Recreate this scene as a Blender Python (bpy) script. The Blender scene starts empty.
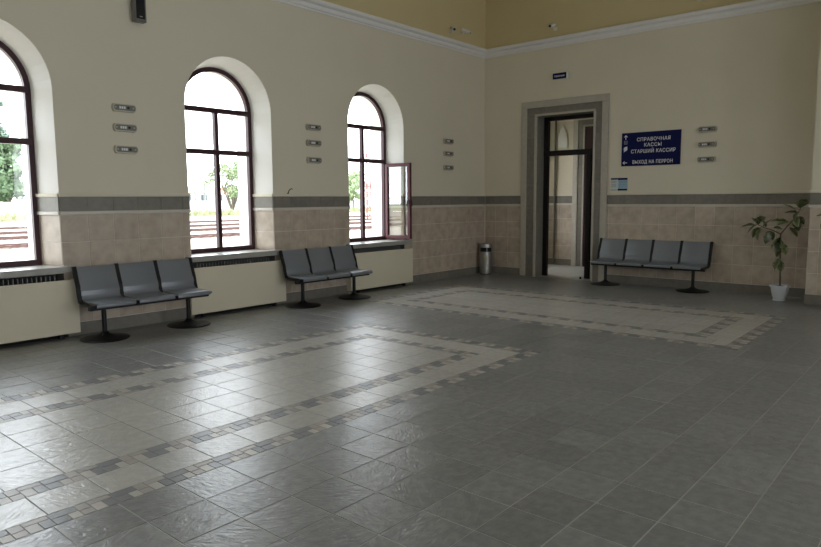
import bpy, bmesh, math, random
from mathutils import Vector, Matrix
random.seed(7)
sc = bpy.context.scene
COL = sc.collection

# ------------------------------------------------------------------ camera, world, lights, exposure
CAM_POS = Vector((-11.97752, -8.14526, 1.6))
YAW, PITCH, ROLL, FPX = 0.7085147, 0.111699, -0.00647758, 661.508
F = Vector((math.cos(YAW)*math.cos(PITCH), math.sin(YAW)*math.cos(PITCH), -math.sin(PITCH)))
R0 = Vector((math.sin(YAW), -math.cos(YAW), 0)); U0 = R0.cross(F)
RX = math.cos(ROLL)*R0 + math.sin(ROLL)*U0
UX = -math.sin(ROLL)*R0 + math.cos(ROLL)*U0
cd = bpy.data.cameras.new('camera'); cam = bpy.data.objects.new('camera', cd); COL.objects.link(cam)
cd.sensor_fit = 'HORIZONTAL'; cd.sensor_width = 36.0; cd.lens = FPX*36.0/821.0
cd.clip_start = 0.05; cd.clip_end = 2000
m = Matrix(((RX.x, UX.x, -F.x), (RX.y, UX.y, -F.y), (RX.z, UX.z, -F.z))).to_4x4()
cam.matrix_world = Matrix.Translation(CAM_POS) @ m
sc.camera = cam

sc.view_settings.view_transform = 'Standard'; sc.view_settings.look = 'None'
sc.view_settings.gamma = 1.0; sc.view_settings.use_curve_mapping = False
sc.view_settings.exposure = 0.6

SKY = 6.2
w = bpy.data.worlds.new('world'); sc.world = w; w.use_nodes = True
bg = w.node_tree.nodes['Background']
bg.inputs[0].default_value = (0.88, 0.935, 1.0, 1); bg.inputs[1].default_value = SKY

sc.cycles.use_denoising = True
try:
    sc.cycles.denoiser = 'OPENIMAGEDENOISE'
except Exception: pass
sc.cycles.max_bounces = 10; sc.cycles.diffuse_bounces = 7; sc.cycles.glossy_bounces = 4
sc.cycles.transmission_bounces = 6; sc.cycles.transparent_max_bounces = 12
sc.cycles.caustics_reflective = False; sc.cycles.caustics_refractive = False
sc.cycles.sample_clamp_indirect = 6.0

def portal(loc, rot, sx, sy):
    l = bpy.data.lights.new('daylight_opening', 'AREA'); l.shape = 'RECTANGLE'; l.size = sx; l.size_y = sy
    l.cycles.is_portal = True
    o = bpy.data.objects.new('daylight_opening', l); COL.objects.link(o)
    o.location = loc; o.rotation_euler = rot
    return o

WIN_X = [-3.355, -6.37, -9.46, -12.50, -15.54]       # window centres on the window wall
for cx in WIN_X:
    portal((cx, 0.76, 2.25), (math.radians(-90), 0, 0), 1.5, 2.9)
OPP_X = [-4.0, -7.0, -10.0, -13.0, -16.0]      # windows added in the unseen opposite wall, count set for room light
for cx in OPP_X:
    portal((cx, -13.28, 2.25), (math.radians(90), 0, 0), 1.5, 2.9)
portal((1.45, 0.76, 2.25), (math.radians(-90), 0, 0), 1.2, 2.9)

# ------------------------------------------------------------------ helpers
def tag(o, label=None, cat=None, group=None, kind=None):
    if label: o['label'] = label
    if cat: o['category'] = cat
    if group: o['group'] = group
    if kind: o['kind'] = kind
    return o

def empty(name, loc=(0, 0, 0), rz=0.0, parent=None):
    o = bpy.data.objects.new(name, None); COL.objects.link(o)
    o.location = loc; o.rotation_euler = (0, 0, rz); o.parent = parent
    o.empty_display_size = 0.1
    return o

class MB:
    def __init__(s): s.v = []; s.f = []; s.mi = []
    def add(s, vs, fs, mi=0):
        b = len(s.v); s.v += [tuple(x) for x in vs]
        for f in fs: s.f.append(tuple(b+i for i in f)); s.mi.append(mi)
        return s
    def quad(s, a, b, c, d, mi=0): return s.add([a, b, c, d], [(0, 1, 2, 3)], mi)
    def box(s, x0, x1, y0, y1, z0, z1, mi=0):
        vs = [(x0,y0,z0),(x1,y0,z0),(x1,y1,z0),(x0,y1,z0),(x0,y0,z1),(x1,y0,z1),(x1,y1,z1),(x0,y1,z1)]
        return s.add(vs, [(0,3,2,1),(4,5,6,7),(0,1,5,4),(1,2,6,5),(2,3,7,6),(3,0,4,7)], mi)
    def cbox(s, c, d, mi=0):
        return s.box(c[0]-d[0]/2, c[0]+d[0]/2, c[1]-d[1]/2, c[1]+d[1]/2, c[2]-d[2]/2, c[2]+d[2]/2, mi)
    def tube(s, pts, rs, n=10, cap=True, mi=0):
        pts = [Vector(p) for p in pts]
        if not isinstance(rs, (list, tuple)): rs = [rs]*len(pts)
        b = len(s.v); up = Vector((0.13, 0.21, 0.97)).normalized()
        for i, p in enumerate(pts):
            if i == 0: t = pts[1]-pts[0]
            elif i == len(pts)-1: t = pts[-1]-pts[-2]
            else: t = pts[i+1]-pts[i-1]
            t.normalize(); u = up if abs(t.dot(up)) < 0.95 else Vector((1, 0, 0))
            a = t.cross(u).normalized(); c = t.cross(a).normalized()
            for k in range(n):
                an = 2*math.pi*k/n
                s.v.append(tuple(p + (a*math.cos(an)+c*math.sin(an))*rs[i]))
        for i in range(len(pts)-1):
            for k in range(n):
                k2 = (k+1) % n
                s.f.append((b+i*n+k, b+i*n+k2, b+(i+1)*n+k2, b+(i+1)*n+k)); s.mi.append(mi)
        if cap:
            s.f.append(tuple(b+k for k in range(n))[::-1]); s.mi.append(mi)
            e = b+(len(pts)-1)*n
            s.f.append(tuple(e+k for k in range(n))); s.mi.append(mi)
        return s
    def lathe(s, prof, n=24, c=(0, 0, 0), mi=0):
        b = len(s.v)
        for (r, z) in prof:
            for k in range(n):
                an = 2*math.pi*k/n
                s.v.append((c[0]+r*math.cos(an), c[1]+r*math.sin(an), c[2]+z))
        for i in range(len(prof)-1):
            for k in range(n):
                k2 = (k+1) % n
                s.f.append((b+i*n+k, b+i*n+k2, b+(i+1)*n+k2, b+(i+1)*n+k)); s.mi.append(mi)
        return s
    def mesh(s, name, mats, smooth=False, bevel=0, seg=2):
        me = bpy.data.meshes.new(name); me.from_pydata(s.v, [], s.f)
        if not isinstance(mats, (list, tuple)): mats = [mats]
        for q in mats: me.materials.append(q)
        for p, i in zip(me.polygons, s.mi): p.material_index = i
        bm = bmesh.new(); bm.from_mesh(me)
        bmesh.ops.remove_doubles(bm, verts=bm.verts, dist=1e-5)
        bmesh.ops.recalc_face_normals(bm, faces=bm.faces)
        if bevel:
            es = [e for e in bm.edges if len(e.link_faces) == 2 and e.calc_face_angle(0) > 0.6]
            bmesh.ops.bevel(bm, geom=es, offset=bevel, segments=seg, profile=0.5, affect='EDGES', clamp_overlap=True)
        bm.to_mesh(me); bm.free()
        if smooth:
            me.shade_smooth() if hasattr(me, 'shade_smooth') else None
            try: me.set_sharp_from_angle(angle=math.radians(38))
            except Exception: pass
        me.update()
        return me
    def build(s, name, mats, parent=None, smooth=False, bevel=0, seg=2, loc=None):
        o = bpy.data.objects.new(name, s.mesh(name, mats, smooth, bevel, seg)); COL.objects.link(o)
        o.parent = parent
        if loc: o.location = loc
        return o

def link(name, me, parent, loc=(0, 0, 0), rot=None, scale=None):
    o = bpy.data.objects.new(name, me); COL.objects.link(o); o.parent = parent; o.location = loc
    if rot: o.rotation_euler = rot
    if scale: o.scale = scale
    return o

def copy_tree(o, parent=None):
    c = o.copy(); COL.objects.link(c); c.parent = parent
    for ch in list(o.children): copy_tree(ch, c)
    return c

# ------------------------------------------------------------------ materials
def mat(name, col, rough=0.5, metal=0.0, spec=0.5, noise=None, bump=None, rnd=0.0, coat=0.0):
    """noise=(scale, amount, col2); bump=(scale, strength, distance); rnd = per piece brightness change"""
    ma = bpy.data.materials.new(name); ma.use_nodes = True
    nt = ma.node_tree; N = nt.nodes; L = nt.links; b = N['Principled BSDF']
    b.inputs['Roughness'].default_value = rough; b.inputs['Metallic'].default_value = metal
    b.inputs['Specular IOR Level'].default_value = spec
    b.inputs['Base Color'].default_value = (*col, 1)
    if coat: b.inputs['Coat Weight'].default_value = coat
    out = None
    geo = N.new('ShaderNodeNewGeometry')
    if noise:
        n = N.new('ShaderNodeTexNoise'); n.inputs['Scale'].default_value = noise[0]; n.inputs['Detail'].default_value = 5
        L.new(geo.outputs['Position'], n.inputs['Vector'])
        mr = N.new('ShaderNodeMapRange'); mr.inputs[1].default_value = 0.35; mr.inputs[2].default_value = 0.65
        mr.inputs[4].default_value = noise[1]
        L.new(n.outputs[0], mr.inputs[0])
        mx = N.new('ShaderNodeMix'); mx.data_type = 'RGBA'
        mx.inputs[6].default_value = (*col, 1); mx.inputs[7].default_value = (*noise[2], 1)
        L.new(mr.outputs[0], mx.inputs[0]); out = mx.outputs[2]
    if rnd:
        oi = N.new('ShaderNodeObjectInfo')
        ad = N.new('ShaderNodeMath'); ad.operation = 'ADD'
        L.new(oi.outputs['Random'], ad.inputs[0]); L.new(geo.outputs['Random Per Island'], ad.inputs[1])
        fr = N.new('ShaderNodeMath'); fr.operation = 'FRACT'; L.new(ad.outputs[0], fr.inputs[0])
        m2 = N.new('ShaderNodeMapRange'); m2.inputs[3].default_value = 1-rnd; m2.inputs[4].default_value = 1+rnd
        L.new(fr.outputs[0], m2.inputs[0])
        vm = N.new('ShaderNodeVectorMath'); vm.operation = 'SCALE'
        if out: L.new(out, vm.inputs[0])
        else: vm.inputs[0].default_value = col
        L.new(m2.outputs[0], vm.inputs['Scale']); out = vm.outputs[0]
    if out: L.new(out, b.inputs['Base Color'])
    if bump:
        n = N.new('ShaderNodeTexNoise'); n.inputs['Scale'].default_value = bump[0]; n.inputs['Detail'].default_value = 4
        L.new(geo.outputs['Position'], n.inputs['Vector'])
        bp = N.new('ShaderNodeBump'); bp.inputs['Strength'].default_value = bump[1]; bp.inputs['Distance'].default_value = bump[2]
        L.new(n.outputs[0], bp.inputs['Height']); L.new(bp.outputs[0], b.inputs['Normal'])
    return ma

def slate(name, col, col2, rough, rnd, bstr):
    """embossed slate-look floor tile: ridges running in a different direction on every tile"""
    ma = mat(name, col, rough, spec=0.8, noise=(16.0, 0.9, col2), rnd=rnd)
    nt = ma.node_tree; N = nt.nodes; L = nt.links; b = N['Principled BSDF']
    geo = N.new('ShaderNodeNewGeometry'); oi = N.new('ShaderNodeObjectInfo')
    ad = N.new('ShaderNodeMath'); ad.operation = 'ADD'
    L.new(oi.outputs['Random'], ad.inputs[0]); L.new(geo.outputs['Random Per Island'], ad.inputs[1])
    mu = N.new('ShaderNodeMath'); mu.operation = 'MULTIPLY'; mu.inputs[1].default_value = 6.283
    L.new(ad.outputs[0], mu.inputs[0])
    vr = N.new('ShaderNodeVectorRotate'); vr.rotation_type = 'Z_AXIS'
    L.new(geo.outputs['Position'], vr.inputs['Vector']); L.new(mu.outputs[0], vr.inputs['Angle'])
    mp = N.new('ShaderNodeMapping'); mp.inputs['Scale'].default_value = (9, 22, 9)
    L.new(vr.outputs[0], mp.inputs['Vector'])
    n = N.new('ShaderNodeTexNoise'); n.inputs['Scale'].default_value = 1.3; n.inputs['Detail'].default_value = 3
    n.inputs['Distortion'].default_value = 1.2
    L.new(mp.outputs[0], n.inputs['Vector'])
    n2 = N.new('ShaderNodeTexNoise'); n2.inputs['Scale'].default_value = 60; n2.inputs['Detail'].default_value = 2
    L.new(geo.outputs['Position'], n2.inputs['Vector'])
    ma2 = N.new('ShaderNodeMath'); ma2.operation = 'MULTIPLY_ADD'; ma2.inputs[1].default_value = 0.2
    L.new(n2.outputs[0], ma2.inputs[0]); L.new(n.outputs[0], ma2.inputs[2])
    bp = N.new('ShaderNodeBump'); bp.inputs['Strength'].default_value = bstr; bp.inputs['Distance'].default_value = 0.006
    L.new(ma2.outputs[0], bp.inputs['Height']); L.new(bp.outputs[0], b.inputs['Normal'])
    return ma

M = {}
M['plaster'] = mat('cream_plaster', (0.73, 0.675, 0.54), 0.7, spec=0.3, noise=(1.2, 0.35, (0.67, 0.615, 0.495)), bump=(140, 0.05, 0.001))
M['ochre'] = mat('ochre_plaster', (0.64, 0.54, 0.31), 0.75, spec=0.3, noise=(1.4, 0.5, (0.60, 0.50, 0.29)), bump=(140, 0.05, 0.001))
M['white_paint'] = mat('white_reveal_paint', (0.78, 0.765, 0.71), 0.6, spec=0.3, noise=(2, 0.3, (0.74, 0.73, 0.68)))
M['white_trim'] = mat('white_moulding', (0.82, 0.81, 0.79), 0.5)
M['grout'] = mat('wall_grout', (0.74, 0.69, 0.61), 0.85, spec=0.2)
M['wall_tile'] = mat('beige_wall_tile', (0.54, 0.46, 0.365), 0.38, noise=(6.5, 0.85, (0.41, 0.325, 0.25)), rnd=0.07, bump=(30, 0.04, 0.002))
M['stone'] = mat('grey_stone', (0.215, 0.198, 0.165), 0.45, noise=(12, 0.6, (0.16, 0.148, 0.122)), rnd=0.06, bump=(40, 0.08, 0.002))
M['light_stone'] = mat('pale_stone_trim', (0.50, 0.46, 0.39), 0.45, noise=(14, 0.5, (0.42, 0.38, 0.32)))
M['dado_light'] = mat('cream_stone_trim', (0.64, 0.60, 0.53), 0.45, noise=(14, 0.5, (0.58, 0.54, 0.47)))
M['sill'] = mat('grey_sill', (0.36, 0.35, 0.32), 0.3, noise=(10, 0.5, (0.29, 0.28, 0.25)))
M['dark_tile'] = slate('dark_slate_tile', (0.180, 0.185, 0.181), (0.262, 0.264, 0.254), 0.31, 0.12, 0.6)
M['light_tile'] = slate('pale_slate_tile', (0.49, 0.475, 0.43), (0.39, 0.38, 0.345), 0.31, 0.07, 0.65)
M['mos_dark'] = mat('mosaic_grey', (0.165, 0.17, 0.175), 0.38, rnd=0.12, noise=(20, 0.4, (0.2, 0.2, 0.19)), bump=(60, 0.3, 0.003))
M['mos_pink'] = mat('mosaic_rose', (0.36, 0.32, 0.285), 0.4, rnd=0.12, noise=(20, 0.4, (0.33, 0.29, 0.26)), bump=(60, 0.3, 0.003))
M['mos_light'] = mat('mosaic_cream', (0.47, 0.44, 0.39), 0.4, rnd=0.1, bump=(60, 0.3, 0.003))
M['floor_grout'] = mat('floor_grout', (0.46, 0.45, 0.42), 0.8, spec=0.2, noise=(1.5, 0.9, (0.56, 0.55, 0.52)))
M['frame'] = mat('mahogany_frame', (0.050, 0.020, 0.024), 0.4, spec=0.2, noise=(30, 0.5, (0.036, 0.014, 0.018)))
M['door_frame'] = mat('black_door_frame', (0.012, 0.009, 0.009), 0.45, spec=0.2)
M['cream_panel'] = mat('cream_cover_panel', (0.70, 0.64, 0.49), 0.5, noise=(2, 0.3, (0.67, 0.61, 0.47)))
M['radiator'] = mat('radiator_grey', (0.20, 0.20, 0.19), 0.5)
M['niche'] = mat('niche_shade', (0.10, 0.095, 0.085), 0.8)  # recess colour darkened to stand for the shade behind the radiator covers
M['seat'] = mat('blue_grey_seat_metal', (0.205, 0.22, 0.245), 0.34, metal=0.2, spec=0.6, bump=(420, 0.05, 0.001))
M['black_metal'] = mat('black_metal', (0.009, 0.009, 0.010), 0.42, spec=0.3)
M['steel'] = mat('brushed_steel', (0.42, 0.41, 0.39), 0.45, metal=0.9, bump=(200, 0.03, 0.001))
M['fitting'] = mat('champagne_metal', (0.50, 0.47, 0.38), 0.4, metal=0.3)
M['fitting_dark'] = mat('dark_recess', (0.19, 0.18, 0.15), 0.6)
M['white_plastic'] = mat('white_plastic', (0.72, 0.71, 0.66), 0.4)
M['grey_plastic'] = mat('grey_plastic', (0.16, 0.15, 0.135), 0.45)
M['black_cloth'] = mat('black_speaker_cloth', (0.008, 0.008, 0.010), 0.8, bump=(500, 0.2, 0.001))
M['sign_blue'] = mat('sign_blue', (0.005, 0.009, 0.070), 0.6, spec=0.15)
M['sign_white'] = mat('sign_white', (0.78, 0.78, 0.80), 0.5)
M['sign_grey'] = mat('sign_grey', (0.30, 0.33, 0.42), 0.5)
M['notice_blue'] = mat('notice_light_blue', (0.28, 0.46, 0.60), 0.4)
M['notice_green'] = mat('notice_pale', (0.55, 0.60, 0.55), 0.4)
M['yellow'] = mat('yellow_sticker', (0.60, 0.50, 0.02), 0.4)
M['soil'] = mat('potting_soil', (0.03, 0.022, 0.016), 0.9, bump=(60, 0.8, 0.01))
M['pot'] = mat('white_pot_plastic', (0.55, 0.57, 0.58), 0.35)
M['stem'] = mat('plant_stem', (0.10, 0.075, 0.04), 0.6, noise=(40, 0.6, (0.06, 0.07, 0.03)))
M['leaf'] = mat('variegated_leaf', (0.045, 0.085, 0.03), 0.35, noise=(22, 0.9, (0.16, 0.17, 0.07)), rnd=0.3)
M['leaf_edge'] = mat('leaf_pale_edge', (0.26, 0.26, 0.13), 0.4, rnd=0.25)

def glass_mat(name, tint=(0.97, 0.985, 0.98), f0=0.04, rough=0.0):
    """thin pane: Schlick reflection that is the same from both sides"""
    ma = bpy.data.materials.new(name); ma.use_nodes = True
    nt = ma.node_tree; N = nt.nodes; L = nt.links; N.clear()
    o = N.new('ShaderNodeOutputMaterial'); mx = N.new('ShaderNodeMixShader')
    g_ = N.new('ShaderNodeNewGeometry'); dt = N.new('ShaderNodeVectorMath'); dt.operation = 'DOT_PRODUCT'
    L.new(g_.outputs['Incoming'], dt.inputs[0]); L.new(g_.outputs['Normal'], dt.inputs[1])
    def M2(op, a, b=None):
        n = N.new('ShaderNodeMath'); n.operation = op
        for i, v in enumerate((a, b)):
            if v is None: continue
            if isinstance(v, (int, float)): n.inputs[i].default_value = v
            else: L.new(v, n.inputs[i])
        return n.outputs[0]
    c = M2('ABSOLUTE', dt.outputs['Value']); p = M2('POWER', M2('SUBTRACT', 1.0, c), 5.0)
    fac = M2('ADD', M2('MULTIPLY', p, 1.0-f0), f0)
    t = N.new('ShaderNodeBsdfTransparent'); t.inputs[0].default_value = (*tint, 1)
    g = N.new('ShaderNodeBsdfGlossy'); g.inputs['Roughness'].default_value = rough
    L.new(fac, mx.inputs[0]); L.new(t.outputs[0], mx.inputs[1]); L.new(g.outputs[0], mx.inputs[2])
    L.new(mx.outputs[0], o.inputs[0])
    return ma
M['glass'] = glass_mat('window_glass')
M['door_glass'] = glass_mat('door_glass', (0.80, 0.83, 0.80))
M['sash_glass'] = glass_mat('sash_glass', (0.88, 0.92, 0.89), 0.14)

# ------------------------------------------------------------------ floor
Z_FLOOR = 0.0
floor = MB().quad((-19.2, -12.5, -0.0022), (0.0, -12.5, -0.0022), (0.0, 0.3, -0.0022), (-19.2, 0.3, -0.0022)).build('floor', M['floor_grout'])
fl2 = MB().quad((0.0, -3.6, -0.0022), (2.6, -3.6, -0.0022), (2.6, 0.3, -0.0022), (0.0, 0.3, -0.0022)).build('underlay', M['floor_grout'], floor)
tag(floor, kind='structure')

def proj(P):
    d = Vector(P) - CAM_POS; z = d.dot(F)
    if z < 0.2: return None
    return (410.5 + FPX*d.dot(RX)/z, 273.5 - FPX*d.dot(UX)/z, z)
def shown(c, area):
    q = proj(c)
    if q is None or not (-25 < q[0] < 846 and -25 < q[1] < 572): return 0.0
    return area/(q[2]**3)

XG = [-10.115 + 0.327*k for k in range(-28, 32)]
XG = [x for x in XG if -19.1 < x < -0.05]; XG = [-19.2] + XG + [0.0]
YG = [-4.758 - 0.3255*k for k in range(-14, 24)]; YG = sorted(y for y in YG if -12.45 < y < -0.03); YG = [-12.5] + YG + [0.0]
# rug A (along the windows), rug B (across the hall): rings of mosaic, band, mosaic, field
AX = dict(outer=(-12.03, -5.93), m1=(-11.88, -6.09), band=(-11.575, -6.395), field=(-11.43, -6.545))
AY = dict(outer=(-4.762, -2.154), m1=(-4.612, -2.335), band=(-4.307, -2.665), field=(-4.138, -2.840))
BX = dict(outer=(-4.565, -2.03), m1=(-4.415, -2.18), band=(-4.115, -2.485), field=(-3.95, -2.65))
BY = dict(outer=(-6.305, -0.85), m1=(-6.155, -1.00), band=(-5.855, -1.305), field=(-5.69, -1.465))

M['inlay_grout'] = mat('inlay_grout', (0.20, 0.195, 0.18), 0.8, spec=0.2)
for X_, Y_ in ((AX, AY), (BX, BY)):
    (x0, x1), (y0, y1) = X_['outer'], Y_['outer']
    MB().box(x0, x1, y0, y1, -0.0022, -0.0018).build('joint_bed', M['inlay_grout'], floor)
def subtract(r, h):
    x0, x1, y0, y1 = r; a0, a1, b0, b1 = h
    if x1 <= a0 or x0 >= a1 or y1 <= b0 or y0 >= b1: return [r]
    out = []
    if x0 < a0: out.append((x0, a0, y0, y1)); x0 = a0
    if x1 > a1: out.append((a1, x1, y0, y1)); x1 = a1
    if y0 < b0: out.append((x0, x1, y0, b0)); y0 = b0
    if y1 > b1: out.append((x0, x1, b1, y1)); y1 = b1
    return out
holes = [(*AX['outer'], *AY['outer']), (*BX['outer'], *BY['outer'])]
dark = []
for i in range(len(XG)-1):
    for j in range(len(YG)-1):
        rs = [(XG[i], XG[i+1], YG[j], YG[j+1])]
        for h in holes: rs = [q for r in rs for q in subtract(r, h)]
        dark += [r for r in rs if min(r[1]-r[0], r[3]-r[2]) > 0.02]

def steps(a, b, n=None, pitch=0.326, off=0.0):
    if n: return [a + (b-a)*k/n for k in range(n+1)]
    v = [a]; x = a + off if off > 0.03 else a + pitch
    while x < b - 0.06: v.append(x); x += pitch
    return v + [b]
light = []; mosaic = []
def ring_band(X, Y, long_x):
    (x0, x1), (y0, y1) = X['m1'], Y['m1']; (a0, a1), (b0, b1) = X['band'], Y['band']
    if long_x:
        for q in (steps(x0, x1, off=0.17),):
            for k in range(len(q)-1):
                light.append((q[k], q[k+1], y0, b0)); light.append((q[k], q[k+1], b1, y1))
        q = steps(b0, b1, n=5)
        for k in range(len(q)-1):
            light.append((x0, a0, q[k], q[k+1])); light.append((a1, x1, q[k], q[k+1]))
    else:
        q = steps(y0, y1, off=0.17)
        for k in range(len(q)-1):
            light.append((x0, a0, q[k], q[k+1])); light.append((a1, x1, q[k], q[k+1]))
        q = steps(a0, a1, n=5)
        for k in range(len(q)-1):
            light.append((q[k], q[k+1], y0, b0)); light.append((q[k], q[k+1], b1, y1))
def field(X, Y, nx, ny):
    qx = steps(*X['field'], n=nx); qy = steps(*Y['field'], n=ny)
    for i in range(nx):
        for j in range(ny): light.append((qx[i], qx[i+1], qy[j], qy[j+1]))
ring_band(AX, AY, True); ring_band(BX, BY, False)
field(AX, AY, 15, 4); field(BX, BY, 4, 13)
# one period of the mosaic strip, u along the strip, v across (1 = inner side)
PAT = [(0.00, 0.42, 0.53, 1.0, 'mos_dark'), (0.42, 0.62, 0.46, 1.0, 'mos_pink'), (0.62, 1.00, 0.67, 1.0, 'mos_pink'),
       (0.62, 0.82, 0.0, 0.66, 'mos_light'), (0.82, 1.00, 0.0, 0.66, 'mos_dark'), (0.00, 0.24, 0.0, 0.52, 'mos_dark'),
       (0.24, 0.42, 0.0, 0.52, 'mos_light'), (0.42, 0.62, 0.0, 0.45, 'mos_pink')]
def strip(a, b, c0, c1, along_x, inner_high):
    n = max(1, round((b-a)/0.327)); p = (b-a)/n
    for k in range(n):
        for (u0, u1, v0, v1, mt) in PAT:
            if not inner_high: v0, v1 = 1-v1, 1-v0
            s0, s1 = a+(k+u0)*p, a+(k+u1)*p; t0, t1 = c0+(c1-c0)*v0, c0+(c1-c0)*v1
            mosaic.append(((s0, s1, t0, t1) if along_x else (t0, t1, s0, s1), mt))
for X, Y in ((AX, AY), (BX, BY)):
    for o_, i_ in (('outer', 'm1'), ('band', 'field')):
        (x0, x1), (y0, y1) = X[o_], Y[o_]; (a0, a1), (b0, b1) = X[i_], Y[i_]
        strip(x0, x1, y0, b0, True, True); strip(x0, x1, b1, y1, True, False)
        strip(b0, b1, x0, a0, False, True); strip(b0, b1, a1, x1, False, False)

def slab_mesh(w_, h_, t, g, ch, axis='z', mt=None, mb=None, at=None):
    """a slab with chamfered edges; lies in z=0 (top) growing down for axis z"""
    x, y = w_/2-g, h_/2-g
    vs = [(-x, -y, -t), (x, -y, -t), (x, y, -t), (-x, y, -t), (-x, -y, -ch), (x, -y, -ch), (x, y, -ch), (-x, y, -ch),
          (-x+ch, -y+ch, 0), (x-ch, -y+ch, 0), (x-ch, y-ch, 0), (-x+ch, y-ch, 0)]
    fs = [(8, 9, 10, 11)]
    for i in range(4):
        j = (i+1) % 4
        fs += [(i, j, 4+j, 4+i), (4+i, 4+j, 8+j, 8+i)]
    if axis == 'y': vs = [(a, c, b) for a, b, c in [(v[0], v[1], -v[2]) for v in vs]]     # face towards -y
    if axis == 'x': vs = [(-v[2], v[0], v[1]) for v in vs]                                # face towards -x
    if mb is not None:
        mb.add([(v[0]+at[0], v[1]+at[1], v[2]+at[2]) for v in vs], fs); return
    me = bpy.data.meshes.new('tile'); me.from_pydata(vs, [], fs); me.materials.append(M[mt])
    bm = bmesh.new(); bm.from_mesh(me); bmesh.ops.recalc_face_normals(bm, faces=bm.faces)
    if axis == 'x':
        c = [f for f in bm.faces if len(f.verts) == 4 and abs(f.normal.x) > 0.99]
    bm.to_mesh(me); bm.free()
    return me

_cache = {}
def pieces(rects, name, rest_name, parent, limit=300, g=0.0025, ch=0.0012, t=0.009):
    """rects: [((x0,x1,y0,y1), material)] -> the `limit` that show largest as parts, the rest as one part of kind stuff"""
    sc_ = sorted(rects, key=lambda r: -shown(((r[0][0]+r[0][1])/2, (r[0][2]+r[0][3])/2, 0), (r[0][1]-r[0][0])*(r[0][3]-r[0][2])))
    for (x0, x1, y0, y1), mt in sc_[:limit]:
        key = (round(x1-x0, 3), round(y1-y0, 3), mt, 'z')
        if key not in _cache: _cache[key] = slab_mesh(x1-x0, y1-y0, t, g, ch, 'z', mt)
        dz = random.uniform(-0.0006, 0.0006)
        link(name, _cache[key], parent, ((x0+x1)/2, (y0+y1)/2, dz))
    by = {}
    for r, mt in sc_[limit:]: by.setdefault(mt, []).append(r)
    mts = list(by); mb = MB()
    for i, mt in enumerate(mts):
        for (x0, x1, y0, y1) in by[mt]:
            n0 = len(mb.f)
            slab_mesh(x1-x0, y1-y0, t, g, ch, 'z', mt, mb, ((x0+x1)/2, (y0+y1)/2, random.uniform(-0.0006, 0.0006)))
            for q in range(n0, len(mb.f)): mb.mi[q] = i
    if mb.f:
        o = mb.build(rest_name, [M[k] for k in mts], parent); tag(o, kind='stuff')
pieces([(r, 'dark_tile') for r in dark], 'slate_tile', 'slate_tiling', floor, 300, g=0.0030)
pieces([(r, 'light_tile') for r in light], 'pale_tile', 'pale_tiling', floor, 300, g=0.0028)
pieces(mosaic, 'mosaic_piece', 'mosaic_border', floor, 300, g=0.0020)
# neighbouring room floor tiles
r2 = []
for i in range(8):
    for j in range(11):
        r2.append(((0.0+0.327*i, 0.0+0.327*(i+1), -3.6+0.327*j, -3.6+0.327*(j+1)), 'light_tile'))
pieces(r2, 'hall_tile', 'hall_tiling', floor, 0, g=0.003)

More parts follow.
